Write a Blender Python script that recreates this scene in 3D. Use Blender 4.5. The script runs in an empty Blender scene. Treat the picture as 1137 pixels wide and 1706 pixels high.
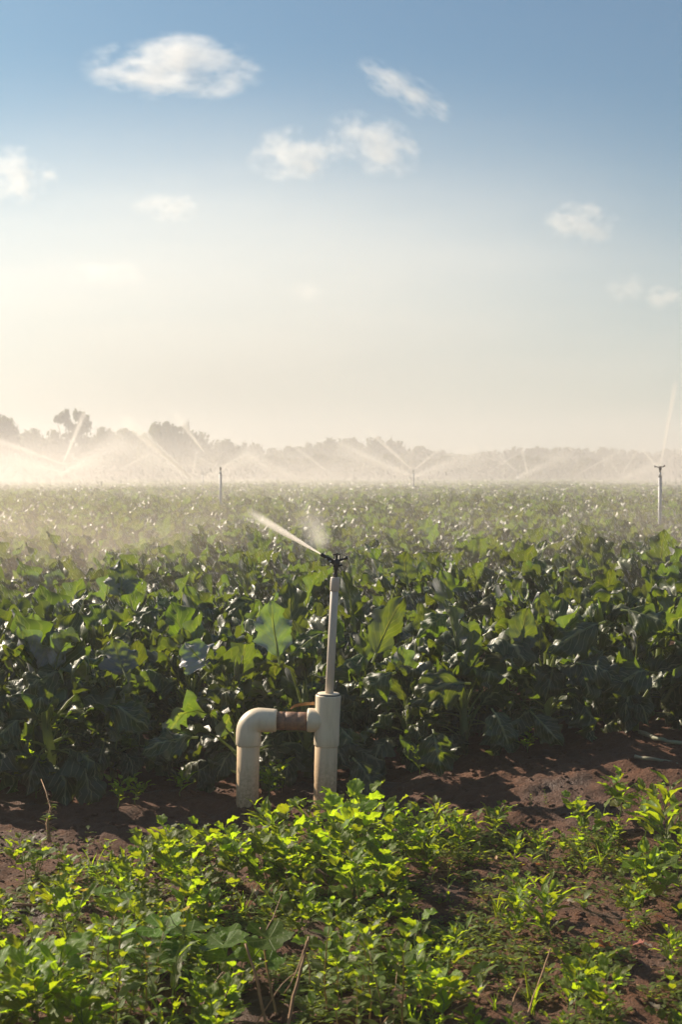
import bpy, math, random
import numpy as np
from mathutils import Vector, Matrix, Quaternion, noise

R = math.radians
C = bpy.context.scene.collection
scene = bpy.context.scene
rnd = random.Random(7)

# ------------------------------------------------------------------ camera
H = 1.13                    # camera height
PITCH = math.atan(65 / 2369.4)
F = 2369.4                  # focal length in photo pixels
cam_d = bpy.data.cameras.new('camera')
cam_d.sensor_fit = 'VERTICAL'
cam_d.sensor_height = 36.0
cam_d.sensor_width = 24.0
cam_d.lens = 50.0
cam_d.clip_end = 8000
cam_d.dof.use_dof = True
cam_d.dof.focus_distance = 4.75
cam_d.dof.aperture_fstop = 9.0
cam = bpy.data.objects.new('camera', cam_d)
C.objects.link(cam)
cam.location = (0, 0, H)
cam.rotation_euler = (R(90) - PITCH, 0, 0)
scene.camera = cam

# ------------------------------------------------------------------ light
SUN_EL, SUN_AZ = 31.0, -52.0     # azimuth from +Y, negative = left
sun_dir = Vector((math.sin(R(SUN_AZ)) * math.cos(R(SUN_EL)), math.cos(R(SUN_AZ)) * math.cos(R(SUN_EL)), math.sin(R(SUN_EL))))
sun_d = bpy.data.lights.new('sun', 'SUN')
sun_d.energy = 5.0
sun_d.angle = R(0.5)
sun_d.color = (1.0, 0.855, 0.68)
sun = bpy.data.objects.new('sun', sun_d)
C.objects.link(sun)
sun.rotation_euler = sun_dir.to_track_quat('Z', 'Y').to_euler()

world = bpy.data.worlds.new('World')
scene.world = world
world.use_nodes = True
wn = world.node_tree
wn.nodes.clear()
sky = wn.nodes.new('ShaderNodeTexSky')
sky.sky_type = 'NISHITA'
sky.sun_disc = False
sky.sun_elevation = R(SUN_EL)
sky.sun_rotation = R(SUN_AZ)
sky.altitude = 50
sky.air_density = 1.1
sky.dust_density = 1.5
sky.ozone_density = 1.2
bg = wn.nodes.new('ShaderNodeBackground')
bg.inputs['Strength'].default_value = 0.05
wo = wn.nodes.new('ShaderNodeOutputWorld')
tint = wn.nodes.new('ShaderNodeMix')
tint.data_type = 'RGBA'
tint.blend_type = 'MULTIPLY'
tint.inputs[0].default_value = 1.0
tint.inputs[7].default_value = (0.55, 0.845, 0.985, 1)
wn.links.new(sky.outputs[0], tint.inputs[6])
wn.links.new(tint.outputs[2], bg.inputs['Color'])
wn.links.new(bg.outputs[0], wo.inputs['Surface'])

vs = scene.view_settings
vs.view_transform = 'Standard'
vs.look = 'None'
vs.gamma = 1.0
vs.use_curve_mapping = False
vs.exposure = 0.85
cy = scene.cycles
cy.max_bounces = 10
cy.diffuse_bounces = 2
cy.glossy_bounces = 2
cy.transmission_bounces = 6
cy.transparent_max_bounces = 8
cy.volume_bounces = 3
cy.volume_step_rate = 1.0
cy.volume_max_steps = 256
cy.caustics_reflective = False
cy.caustics_refractive = False
cy.use_denoising = True

# ------------------------------------------------------------------ helpers
def ray(px, py):
    d = Vector(((px - 568.5) / F, (853 - py) / F, -1.0))
    return cam.rotation_euler.to_matrix() @ d

def P(px, py, Y):
    """world point seen at photo pixel (px, py) at distance Y"""
    d = ray(px, py)
    t = Y / d.y
    return Vector((0, 0, H)) + d * t

def G(px, py):
    """ground point under photo pixel"""
    d = ray(px, py)
    t = -H / d.z
    p = Vector((0, 0, H)) + d * t
    for _ in range(6):
        t = (gz(p.x, p.y) - H) / d.z
        p = Vector((0, 0, H)) + d * t
    return p

def smooth(a, b, v):
    t = max(0.0, min(1.0, (v - a) / (b - a)))
    return t * t * (3 - 2 * t)

def fbm(x, y, oct_=4):
    s, a, f = 0.0, 1.0, 1.0
    for _ in range(oct_):
        s += a * noise.noise(Vector((x * f, y * f, 3.7)))
        a *= 0.5
        f *= 2.1
    return s

def gz(x, y):
    if y > 60 or y < -10 or abs(x) > 40:
        return 0.0
    b = 0.11 * smooth(-0.15, 1.2, x) * smooth(4.35, 5.1, y) * (1 - 0.8 * smooth(7.5, 10, y))
    n = 0.035 * fbm(x * 1.3, y * 1.3, 3)
    near = 1 - smooth(6.5, 9, y)
    n += near * 0.020 * fbm(x * 7 + 9, y * 7, 4) + near * 0.008 * noise.noise(Vector((x * 40, y * 40, 1)))
    # washed terraces along the bank
    tt = (y - 0.22 * x) * 9 + 1.2 * noise.noise(Vector((x * 1.5, y * 2, 8)))
    n += 0.014 * (abs((tt % 1) - 0.5) * 2) * smooth(-0.1, 0.6, x) * smooth(4.3, 4.6, y) * (1 - smooth(5.6, 6.0, y))
    return b + n

class MB:
    def __init__(s):
        s.v, s.f, s.m, s.uv = [], [], [], []

    def add(s, verts, faces, mat=0, uvs=None):
        o = len(s.v)
        s.v += [tuple(v) for v in verts]
        for f in faces:
            s.f.append([i + o for i in f])
            s.m.append(mat)
            s.uv.append([uvs[i] for i in f] if uvs else [(0, 0)] * len(f))

    def mesh(s, name, mats, smooth_=True):
        me = bpy.data.meshes.new(name)
        me.from_pydata(s.v, [], s.f)
        for m in mats:
            me.materials.append(m)
        me.polygons.foreach_set('material_index', s.m)
        me.polygons.foreach_set('use_smooth', [smooth_] * len(s.f))
        uvl = me.uv_layers.new(name='UVMap')
        uvl.data.foreach_set('uv', [c for f in s.uv for p in f for c in p])
        me.update()
        return me

    def tube(s, pts, rad, n=6, mat=0, cap=True):
        pts = [Vector(p) for p in pts]
        if not hasattr(rad, '__len__'):
            rad = [rad] * len(pts)
        rings, a0 = [], None
        for i, p in enumerate(pts):
            t = (pts[min(i + 1, len(pts) - 1)] - pts[max(i - 1, 0)])
            t = t.normalized() if t.length > 1e-9 else Vector((0, 0, 1))
            if a0 is None:
                a0 = t.orthogonal().normalized()
            else:
                a0 = (a0 - t * a0.dot(t)).normalized()
            b0 = t.cross(a0)
            rings.append([p + (a0 * math.cos(2 * math.pi * k / n) + b0 * math.sin(2 * math.pi * k / n)) * rad[i] for k in range(n)])
        verts = [v for r_ in rings for v in r_]
        faces = []
        for i in range(len(pts) - 1):
            for k in range(n):
                faces.append([i * n + k, i * n + (k + 1) % n, (i + 1) * n + (k + 1) % n, (i + 1) * n + k])
        uvs = [(k / n, i / max(1, len(pts) - 1)) for i in range(len(pts)) for k in range(n)]
        if cap:
            faces.append(list(range(n))[::-1])
            faces.append([(len(pts) - 1) * n + k for k in range(n)])
        s.add(verts, faces, mat, uvs)

    def box(s, c, half, rot=None, mat=0):
        M = rot or Matrix.Identity(3)
        vs_ = [Vector(c) + M @ Vector((half[0] * i, half[1] * j, half[2] * k)) for i in (-1, 1) for j in (-1, 1) for k in (-1, 1)]
        s.add(vs_, [[0, 1, 3, 2], [4, 6, 7, 5], [0, 4, 5, 1], [2, 3, 7, 6], [0, 2, 6, 4], [1, 5, 7, 3]], mat)

def link(name, me, parent=None, mw=None):
    o = bpy.data.objects.new(name, me)
    C.objects.link(o)
    if parent is not None:
        o.parent = parent
    if mw is not None:
        o.matrix_local = mw
    return o

def tag(o, label=None, cat=None, group=None, kind=None):
    if label:
        o['label'] = label
    if cat:
        o['category'] = cat
    if group:
        o['group'] = group
    if kind:
        o['kind'] = kind
    return o

def empty(name, loc, label, cat, group=None, rz=0.0, sc=1.0, rx=0.0, ry=0.0):
    o = bpy.data.objects.new(name, None)
    C.objects.link(o)
    o.empty_display_size = 0.05
    o.location = loc
    o.rotation_euler = (rx, ry, rz)
    o.scale = (sc, sc, sc)
    return tag(o, label, cat, group)

# ------------------------------------------------------------------ materials
class NT:
    def __init__(s, name):
        s.mat = bpy.data.materials.new(name)
        s.mat.use_nodes = True
        s.t = s.mat.node_tree
        s.t.nodes.clear()
        s.out = s.n('ShaderNodeOutputMaterial')

    def n(s, typ, ins=None, **kw):
        nd = s.t.nodes.new(typ)
        for k, v in kw.items():
            setattr(nd, k, v)
        for k, v in (ins or {}).items():
            s.set(nd.inputs[k], v)
        return nd

    def set(s, sock, v):
        if hasattr(v, 'is_linked') or isinstance(v, bpy.types.NodeSocket):
            s.t.links.new(v, sock)
        elif isinstance(v, bpy.types.Node):
            s.t.links.new(v.outputs[0], sock)
        else:
            if hasattr(sock.default_value, '__len__') and len(sock.default_value) == 4 and len(v) == 3:
                v = (*v, 1)
            sock.default_value = v

    def math(s, op, a, b=0.0, c=0.0, clamp=False):
        nd = s.n('ShaderNodeMath', operation=op)
        nd.use_clamp = clamp
        s.set(nd.inputs[0], a)
        s.set(nd.inputs[1], b)
        if op in ('MULTIPLY_ADD', 'SMOOTH_MIN', 'COMPARE'):
            s.set(nd.inputs[2], c)
        return nd.outputs[0]

    def mix(s, f, a, b):
        nd = s.n('ShaderNodeMix', data_type='RGBA')
        s.set(nd.inputs[0], f)
        s.set(nd.inputs[6], a)
        s.set(nd.inputs[7], b)
        return nd.outputs[2]

    def noise(s, vec, scale, detail=3, rough=0.55):
        nd = s.n('ShaderNodeTexNoise', {'Scale': scale, 'Detail': detail, 'Roughness': rough})
        if vec is not None:
            s.set(nd.inputs['Vector'], vec)
        return nd.outputs[0]

    def ramp(s, f, a, b):
        nd = s.n('ShaderNodeMapRange', {'From Min': a, 'From Max': b})
        s.set(nd.inputs['Value'], f)
        return nd.outputs[0]

def leaf_mat(name, top, under, vein, trans, tfac=0.4, rough=0.4, spec=0.5, nlat=7.0, vary=0.25, bloom=None, bloom_f=0.0, hue=.018, nscale=18.0, bump=0.55):
    t = NT(name)
    uv = t.n('ShaderNodeTexCoord').outputs['UV']
    sep = t.n('ShaderNodeSeparateXYZ', {0: uv})
    u, v = sep.outputs[0], sep.outputs[1]
    au = t.math('ABSOLUTE', t.math('MULTIPLY_ADD', u, 2.0, -1.0))
    mid = t.math('SUBTRACT', 1.0, t.ramp(au, 0.03, 0.09), clamp=True)
    ph = t.math('FRACT', t.math('MULTIPLY', t.math('MULTIPLY_ADD', au, -0.38, v), nlat))
    lat = t.math('SUBTRACT', 1.0, t.ramp(t.math('ABSOLUTE', t.math('SUBTRACT', ph, 0.5)), 0.03, 0.11), clamp=True)
    lat = t.math('MULTIPLY', lat, t.math('SUBTRACT', 1.0, t.math('MULTIPLY', au, 0.65)))
    vm = t.math('MAXIMUM', mid, t.math('MULTIPLY', lat, 0.75))
    rn = t.n('ShaderNodeObjectInfo').outputs['Random']
    obj = t.n('ShaderNodeTexCoord').outputs['Object']
    nz = t.noise(obj, nscale, 3)
    geo = t.n('ShaderNodeNewGeometry')
    base = t.mix(geo.outputs['Backfacing'], top, under)
    if bloom:
        base = t.mix(t.math('MULTIPLY', t.math('MULTIPLY', t.ramp(nz, 0.25, 0.6), t.math('MULTIPLY', bloom_f, t.math('MULTIPLY_ADD', rn, 1.1, .05)), clamp=True), t.math('SUBTRACT', 1.0, geo.outputs['Backfacing'])), base, bloom)
    base = t.mix(t.math('MULTIPLY', vm, 0.95), base, vein)
    hsv = t.n('ShaderNodeHueSaturation', {'Color': base})
    t.set(hsv.inputs['Value'], t.math('ADD', t.math('MULTIPLY_ADD', rn, 2 * vary, 1 - vary), t.math('MULTIPLY_ADD', nz, 0.5, -0.25)))
    t.set(hsv.inputs['Hue'], t.math('MULTIPLY_ADD', rn, 2 * hue, 0.5 - hue))
    pb = t.n('ShaderNodeBsdfPrincipled', {'Base Color': hsv.outputs[0], 'Specular IOR Level': spec})
    t.set(pb.inputs['Roughness'], t.math('MULTIPLY_ADD', nz, 0.3, rough - 0.15))
    fine = t.noise(obj, 140.0, 2)
    hgt = t.math('ADD', t.math('MULTIPLY', vm, -0.5), t.math('MULTIPLY_ADD', nz, 1.2, t.math('MULTIPLY', fine, 0.25)))
    bump = t.n('ShaderNodeBump', {'Strength': bump, 'Distance': 0.004, 'Height': hgt})
    t.set(pb.inputs['Normal'], bump.outputs[0])
    tr = t.n('ShaderNodeBsdfTranslucent')
    tc = t.mix(t.math('MULTIPLY', vm, 0.85), trans, (min(1, trans[0] * 1.9 + .06), min(1, trans[1] * 1.5 + .05), trans[2] * 2 + .03))
    h2 = t.n('ShaderNodeHueSaturation', {'Color': tc})
    t.set(h2.inputs['Value'], t.math('ADD', t.math('MULTIPLY_ADD', rn, 2 * vary, 1 - vary), t.math('MULTIPLY_ADD', nz, 0.6, -0.3)))
    t.set(h2.inputs['Hue'], t.math('MULTIPLY_ADD', rn, 2 * hue, 0.5 - hue))
    t.set(tr.inputs['Color'], h2.outputs[0])
    ms = t.n('ShaderNodeMixShader', {0: tfac, 1: pb.outputs[0], 2: tr.outputs[0]})
    t.set(t.out.inputs['Surface'], ms.outputs[0])
    return t.mat

def plain_mat(name, col, rough=0.6, spec=0.4, var=0.3, scale=20.0, bump=0.3, col2=None, metal=0.0, tfac=0.0, tcol=None):
    t = NT(name)
    obj = t.n('ShaderNodeTexCoord').outputs['Object']
    nz = t.noise(obj, scale, 4)
    c2 = col2 or tuple(c * (1 - var) for c in col)
    base = t.mix(t.ramp(nz, 0.35, 0.65), col, c2)
    pb = t.n('ShaderNodeBsdfPrincipled', {'Base Color': base, 'Roughness': rough, 'Specular IOR Level': spec, 'Metallic': metal})
    if bump:
        b = t.n('ShaderNodeBump', {'Strength': bump, 'Distance': 0.003, 'Height': t.noise(obj, scale * 3, 4)})
        t.set(pb.inputs['Normal'], b.outputs[0])
    sh = pb.outputs[0]
    if tfac:
        tr = t.n('ShaderNodeBsdfTranslucent', {'Color': tcol})
        sh = t.n('ShaderNodeMixShader', {0: tfac, 1: sh, 2: tr.outputs[0]}).outputs[0]
    t.set(t.out.inputs['Surface'], sh)
    return t.mat

M = {}
M['crop'] = leaf_mat('broccoli_leaf', (0.052, 0.066, 0.044), (0.056, 0.068, 0.030), (0.26, 0.28, 0.15), (0.19, 0.27, 0.008), 0.33, 0.43, 0.65,
                     bloom=(0.36, 0.34, 0.36), bloom_f=1.0, nscale=13.0, bump=0.7)
M['crop_stem'] = plain_mat('broccoli_stem', (0.26, 0.31, 0.14), 0.5, tfac=0.45, tcol=(0.48, 0.54, 0.14))
M['weed'] = leaf_mat('weed_leaf', (0.115, 0.170, 0.014), (0.13, 0.175, 0.028), (0.15, 0.24, 0.04), (0.43, 0.56, 0.010), 0.55, 0.5, 0.25, nlat=6, hue=.02, vary=.38)
M['mallow'] = leaf_mat('mallow_leaf', (0.095, 0.165, 0.018), (0.115, 0.17, 0.035), (0.15, 0.24, 0.05), (0.36, 0.52, 0.012), 0.55, 0.5, 0.25, nlat=5, hue=.012, vary=.35)
M['small'] = leaf_mat('small_weed_leaf', (0.09, 0.14, 0.022), (0.12, 0.17, 0.04), (0.15, 0.2, 0.05), (0.44, 0.54, 0.012), 0.54, 0.45, 0.3, nlat=5, hue=.015, vary=.38)
M['weed_stem'] = plain_mat('weed_stem', (0.17, 0.24, 0.05), 0.5, tfac=0.3, tcol=(0.4, 0.5, 0.08))
M['pink_stem'] = plain_mat('pink_weed_stem', (0.28, 0.17, 0.08), 0.5, col2=(0.24, 0.22, 0.07), tfac=0.3, tcol=(0.5, 0.35, 0.1))
M['dry'] = plain_mat('dry_stalk', (0.42, 0.25, 0.12), 0.6, col2=(0.30, 0.16, 0.07), scale=35, tfac=0.12, tcol=(0.4, 0.25, 0.1))
M['pale_dry'] = plain_mat('pale_dry_leaf', (0.42, 0.36, 0.28), 0.7, col2=(0.30, 0.24, 0.17), scale=40, tfac=0.35, tcol=(0.6, 0.5, 0.36))
M['orange_dry'] = plain_mat('orange_dry_leaf', (0.24, 0.09, 0.035), 0.6, col2=(0.15, 0.06, 0.03), scale=40, tfac=0.3, tcol=(0.5, 0.18, 0.05))
M['pink_dry'] = plain_mat('pink_dry_leaf', (0.38, 0.17, 0.15), 0.6, col2=(0.26, 0.12, 0.10), scale=40, tfac=0.35, tcol=(0.6, 0.25, 0.2))
M['flower'] = plain_mat('yellow_flower', (0.62, 0.42, 0.02), 0.6, tfac=0.3, tcol=(0.8, 0.55, 0.03))
M['stalk_debris'] = plain_mat('crop_debris', (0.22, 0.24, 0.14), 0.6, col2=(0.26, 0.22, 0.15), scale=25)
M['black'] = plain_mat('black_plastic', (0.016, 0.012, 0.012), 0.38, 0.5, bump=0.05)
M['dark_ring'] = plain_mat('rubber_seal', (0.02, 0.018, 0.018), 0.6)
M['white_peg'] = plain_mat('pale_nozzle_plug', (0.65, 0.6, 0.55), 0.4)
M['bark'] = plain_mat('tree_bark', (0.12, 0.085, 0.055), 0.9, scale=3)
M['tree_leaf'] = plain_mat('tree_leaf', (0.075, 0.062, 0.024), 0.7, col2=(0.10, 0.078, 0.03), scale=0.25, bump=0, tfac=0.3, tcol=(0.16, 0.17, 0.04))
M['tree_leaf_grey'] = plain_mat('grey_tree_leaf', (0.078, 0.062, 0.03), 0.7, col2=(0.105, 0.08, 0.04), scale=0.3, bump=0, tfac=0.3, tcol=(0.15, 0.15, 0.05))

def pvc_mat(name, col, dirt, rough=0.35):
    t = NT(name)
    tc = t.n('ShaderNodeTexCoord')
    obj = tc.outputs['Object']
    z = t.n('ShaderNodeSeparateXYZ', {0: obj}).outputs[2]
    st = t.n('ShaderNodeMapping', {'Vector': obj, 'Scale': (60, 60, 9)})
    nz = t.noise(st.outputs[0], 1.0, 5, 0.65)
    n2 = t.noise(obj, 90.0, 4, 0.7)
    low = t.math('SUBTRACT', 1.0, t.ramp(z, 0.02, 0.20), clamp=True)      # soil splashed on the foot of the pipe
    d = t.math('ADD', t.math('MULTIPLY', t.ramp(nz, 0.45, 0.75), 0.32), t.math('MULTIPLY', t.math('MULTIPLY', low, t.ramp(n2, 0.38, 0.62)), 0.75), clamp=True)
    base = t.mix(d, col, dirt)
    pb = t.n('ShaderNodeBsdfPrincipled', {'Base Color': base, 'Specular IOR Level': 0.5})
    t.set(pb.inputs['Roughness'], t.math('MULTIPLY_ADD', n2, 0.3, rough - 0.1))
    b = t.n('ShaderNodeBump', {'Strength': 0.12, 'Distance': 0.002, 'Height': n2})
    t.set(pb.inputs['Normal'], b.outputs[0])
    t.set(t.out.inputs['Surface'], pb.outputs[0])
    return t.mat

M['pvc'] = pvc_mat('pvc_fitting', (0.80, 0.67, 0.49), (0.42, 0.30, 0.18))
M['pvc_pipe'] = pvc_mat('pvc_pipe', (0.72, 0.53, 0.33), (0.30, 0.17, 0.08), 0.4)
M['pvc_riser'] = pvc_mat('pvc_riser', (0.64, 0.55, 0.45), (0.34, 0.27, 0.2), 0.4)
M['nipple'] = plain_mat('threaded_nipple', (0.36, 0.19, 0.105), 0.45, 0.5, col2=(0.18, 0.10, 0.065), scale=60)
M['tape'] = plain_mat('orange_thread_tape', (0.42, 0.20, 0.05), 0.5, tfac=0.4, tcol=(0.5, 0.24, 0.04))
M['far_pipe'] = plain_mat('grey_riser_pipe', (0.52, 0.52, 0.53), 0.45, scale=8, bump=0)

def soil_mat():
    t = NT('soil')
    obj = t.n('ShaderNodeTexCoord').outputs['Object']
    n1 = t.noise(obj, 2.2, 5)
    n2 = t.noise(obj, 28, 6, 0.65)
    n3 = t.noise(obj, 160, 4, 0.7)
    c = t.mix(t.ramp(n1, 0.35, 0.65), (0.155, 0.062, 0.026), (0.095, 0.038, 0.017))
    c = t.mix(t.math('MULTIPLY', t.ramp(n2, 0.45, 0.75), 0.6), c, (0.19, 0.095, 0.05))
    c = t.mix(t.math('MULTIPLY', t.ramp(n3, 0.55, 0.75), 0.5), c, (0.05, 0.025, 0.018))
    wet = t.ramp(t.noise(obj, 3.1, 4, .6), .50, .66)
    c = t.mix(t.math('MULTIPLY', wet, .55), c, (0.036, 0.016, 0.010))
    pb = t.n('ShaderNodeBsdfPrincipled', {'Base Color': c, 'Specular IOR Level': 0.4})
    t.set(pb.inputs['Roughness'], t.math('MULTIPLY_ADD', wet, -.35, .85))
    h = t.math('ADD', t.math('MULTIPLY', n2, 1.0), t.math('MULTIPLY', n3, 0.35))
    b = t.n('ShaderNodeBump', {'Strength': 1.0, 'Distance': 0.035, 'Height': h})
    t.set(pb.inputs['Normal'], b.outputs[0])
    t.set(t.out.inputs['Surface'], pb.outputs[0])
    return t.mat
M['soil'] = soil_mat()

# ------------------------------------------------------------------ ground
def axis(parts):
    a = []
    for lo, hi, st in parts:
        n = max(1, int(round((hi - lo) / st)))
        a += [lo + (hi - lo) * i / n for i in range(n)]
    a.append(parts[-1][1])
    return a
gx = axis([(-700, -40, 110), (-40, -3, 3.7), (-3, -1.6, 0.1), (-1.6, 1.9, 0.02), (1.9, 3.2, 0.1), (3.2, 40, 3.7), (40, 700, 110)])
gy = axis([(-300, -10, 60), (-10, 2.0, 1.5), (2.0, 2.4, 0.1), (2.4, 5.9, 0.02), (5.9, 9, 0.1), (9, 60, 3), (60, 1500, 120)])
gv = [(x, y, gz(x, y)) for y in gy for x in gx]
nx = len(gx)
gf = [[j * nx + i, j * nx + i + 1, (j + 1) * nx + i + 1, (j + 1) * nx + i] for j in range(len(gy) - 1) for i in range(nx - 1)]
gm = bpy.data.meshes.new('ground')
gm.from_pydata(gv, [], gf)
gm.materials.append(M['soil'])
gm.polygons.foreach_set('use_smooth', [True] * len(gf))
ground = link('ground', gm)
tag(ground, 'reddish brown field soil, rising to a washed bank on the right', kind='structure')

# loose clods
mb = MB()
ICO = [(0, 0, -1), (.72, -.53, -.45), (-.28, -.85, -.45), (-.89, 0, -.45), (-.28, .85, -.45), (.72, .53, -.45), (.28, -.85, .45), (-.72, -.53, .45), (-.72, .53, .45), (.28, .85, .45), (.89, 0, .45), (0, 0, 1)]
ICF = [(0, 1, 2), (1, 0, 5), (0, 2, 3), (0, 3, 4), (0, 4, 5), (1, 5, 10), (2, 1, 6), (3, 2, 7), (4, 3, 8), (5, 4, 9), (1, 10, 6), (2, 6, 7), (3, 7, 8), (4, 8, 9), (5, 9, 10), (6, 10, 11), (7, 6, 11), (8, 7, 11), (9, 8, 11), (10, 9, 11)]
for _ in range(9000):
    y = 2.5 + 3.0 * rnd.random()
    x = (rnd.random() - .5) * 0.6 * y
    s_ = 0.002 + 0.013 * rnd.random() ** 4
    z = gz(x, y)
    mb.add([(x + vx * s_ * rnd.uniform(.6, 1.4), y + vy * s_ * rnd.uniform(.6, 1.4), z + vz * s_ * rnd.uniform(.5, .9)) for vx, vy, vz in ICO], ICF)
clods = link('soil_clods', mb.mesh('soil_clods', [M['soil']]))
tag(clods, 'small crumbs and clods of brown soil lying on the ground', kind='stuff')

# ------------------------------------------------------------------ leaves
def leaf_mesh(name, mats, L, W, pet, th0, th1, fold=0.25, ruffle=0.10, nu=6, nv=10, serr=0.0, nserr=9, tipw=0.8, seed=0, twist=0.0, pr=0.004, lobes=0.0, k=2.5, crumple=0.0, bend=1.3):
    """leaf lying along +X from its petiole foot; th0/th1 = pitch in degrees at foot and tip"""
    r = random.Random(seed)
    mb = MB()
    n = 24
    tot = pet + L
    pts, ang = [], []
    p = Vector((0, 0, 0))
    ds = tot / n
    for i in range(n + 1):
        s_ = i / n
        a = R(th0 + (th1 - th0) * (s_ ** bend))
        pts.append(p.copy())
        ang.append(a)
        p = p + Vector((math.cos(a), 0, math.sin(a))) * ds
    def cl(s_):
        f = s_ * n
        i = min(n - 1, int(f))
        return pts[i].lerp(pts[i + 1], f - i), ang[i] + (ang[i + 1] - ang[i]) * (f - i)
    ph = [r.uniform(0, 6.28) for _ in range(6)]
    verts, uvs = [], []
    s0 = pet / tot
    for j in range(nv + 1):
        t = j / nv
        c, a = cl(s0 + (1 - s0) * t)
        nrm = Vector((-math.sin(a), 0, math.cos(a)))
        tan = Vector((math.cos(a), 0, math.sin(a)))
        w = W * 0.5 * max(0.015, math.sin(math.pi * min(1, max(0, t ** tipw))) ** 0.75)
        tw = twist * t
        for i in range(nu + 1):
            u = -1 + 2 * i / nu
            au = abs(u)
            side = 1 if u > 0 else 0
            ww = w * (1 + lobes * math.sin(t * 2 * math.pi * 3.3 + ph[side]) * au + 0.05 * math.sin(t * 31 + ph[2 + side]))
            if serr and i in (0, nu):
                ww *= 1 + serr * (((t * nserr) % 1) - 0.5)
            off = u * ww
            lift = au * ww * math.sin(fold) + ruffle * W * au ** 1.7 * math.sin(2 * math.pi * k * t + ph[4 + side]) * (0.4 + 0.6 * math.sin(math.pi * t))
            lift += 0.03 * W * math.sin(6.0 * u + 9 * t + ph[0])
            y = off * math.cos(fold * au)
            v = Vector((0, y * math.cos(tw), 0)) + nrm * (lift + y * math.sin(tw)) + c
            if crumple:
                q3 = Vector((off / W * 3.2, t * 4.5, seed * 3.1))
                v += nrm * crumple * W * (noise.noise(q3) + .7 * noise.noise(q3 * 2.2)) * min(1, 4 * t)
            v += tan * (0.16 * au * w - 0.02 * W * serr * (1 if (j % 2) else -1) * au)
            verts.append(v)
            uvs.append(((u + 1) / 2, t))
    faces = [[j * (nu + 1) + i, (j + 1) * (nu + 1) + i, (j + 1) * (nu + 1) + i + 1, j * (nu + 1) + i + 1] for j in range(nv) for i in range(nu)]
    faces = [f[::-1] for f in faces]
    mb.add(verts, faces, 0, uvs)
    # petiole and raised midrib below the blade
    mp, mr = [], []
    q = 6
    for i in range(q + 1):
        s_ = i / q * (s0 + (1 - s0) * 0.8)
        c, a = cl(s_)
        nrm = Vector((-math.sin(a), 0, math.cos(a)))
        mp.append(c - nrm * pr * (0.4 if s_ <= s0 else 0.8))
        mr.append(pr * (1.15 - 0.95 * i / q))
    mb.tube(mp, mr, 4, 1, cap=False)
    return mb.mesh(name, mats)

def mallow_mesh(name, mats, Rr, pet, seed=0, tilt=0.3):
    r = random.Random(seed)
    mb = MB()
    c = Vector((pet * 0.55, 0, pet * 0.8))
    verts, uvs = [c], [(0.5, 0.0)]
    NS = 26
    ph = r.uniform(0, 6.28)
    rot = Matrix.Rotation(tilt, 3, 'Y') @ Matrix.Rotation(r.uniform(-.3, .3), 3, 'X')
    for k in (0.5, 1.0):
        for i in range(NS):
            th = -math.pi + 0.25 + (2 * math.pi - 0.5) * i / (NS - 1)
            rad = Rr * k * (0.86 + 0.13 * math.cos(5 * th) * k + (0.035 if i % 2 else -0.035) * k)
            zz = Rr * (0.16 * k * k + 0.07 * k * math.cos(5 * th + 0.4) + 0.06 * k * math.sin(2 * th + ph))
            verts.append(c + rot @ Vector((rad * math.cos(th), rad * math.sin(th), zz)))
            uvs.append((0.5 + 0.5 * k * math.sin(5 * th / 2) * 0.98, k))
    faces = []
    for i in range(NS - 1):
        faces.append([0, 1 + i, 2 + i])
        faces.append([1 + i, 1 + NS + i, 2 + NS + i, 2 + i])
    mb.add(verts, faces, 0, uvs)
    mb.tube([(0, 0, 0), (pet * 0.25, 0, pet * 0.5), c], [0.0016, 0.0013, 0.001], 4, 1, cap=False)
    return mb.mesh(name, mats)

# ------------------------------------------------------------------ the broccoli crop
CM = [M['crop'], M['crop_stem']]
crop_leaf = {'up': [], 'arch': [], 'hang': [], 'fold': []}
NU, NV = 10, 18      # blade grid
for i in range(5):
    q = random.Random(100 + i)
    crop_leaf['up'].append(leaf_mesh('leaf_upright', CM, 0.20 * q.uniform(.85, 1.2), 0.15 * q.uniform(.85, 1.15), 0.11, q.uniform(66, 84), q.uniform(0, 70), fold=q.uniform(.1, .6), ruffle=.13, nu=NU, nv=NV, seed=i, lobes=.13, twist=q.uniform(-.7, .7), pr=.005, crumple=.10, bend=2.0))
for i in range(8):
    q = random.Random(200 + i)
    crop_leaf['arch'].append(leaf_mesh('leaf_arching', CM, 0.25 * q.uniform(.8, 1.15), 0.17 * q.uniform(.8, 1.15), 0.14, q.uniform(52, 75), q.uniform(-130, -50), fold=q.uniform(-.4, .3), ruffle=.15, nu=NU, nv=NV, seed=20 + i, lobes=.16, twist=q.uniform(-1, 1), pr=.005, crumple=.22, bend=q.uniform(1.4, 3.0)))
for i in range(5):
    q = random.Random(300 + i)
    crop_leaf['hang'].append(leaf_mesh('leaf_hanging', CM, 0.25 * q.uniform(.8, 1.1), 0.17 * q.uniform(.8, 1.1), 0.13, q.uniform(25, 40), q.uniform(-105, -70), fold=q.uniform(-.7, .1), ruffle=.13, nu=NU, nv=NV, seed=40 + i, lobes=.14, twist=q.uniform(-.6, .6), pr=.005, crumple=.22))
for i in range(8):
    q = random.Random(400 + i)
    crop_leaf['fold'].append(leaf_mesh('leaf_folded', CM, 0.22 * q.uniform(.8, 1.15), 0.17 * q.uniform(.85, 1.1), 0.13, q.uniform(60, 80), q.uniform(-100, 10), fold=q.choice([-1, 1]) * q.uniform(.7, 1.25), ruffle=.17, nu=NU, nv=NV, seed=60 + i, lobes=.16, twist=q.uniform(-1.2, 1.2), pr=.005, crumple=.24, bend=q.uniform(1.2, 2.6)))
stem_m = []
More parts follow.
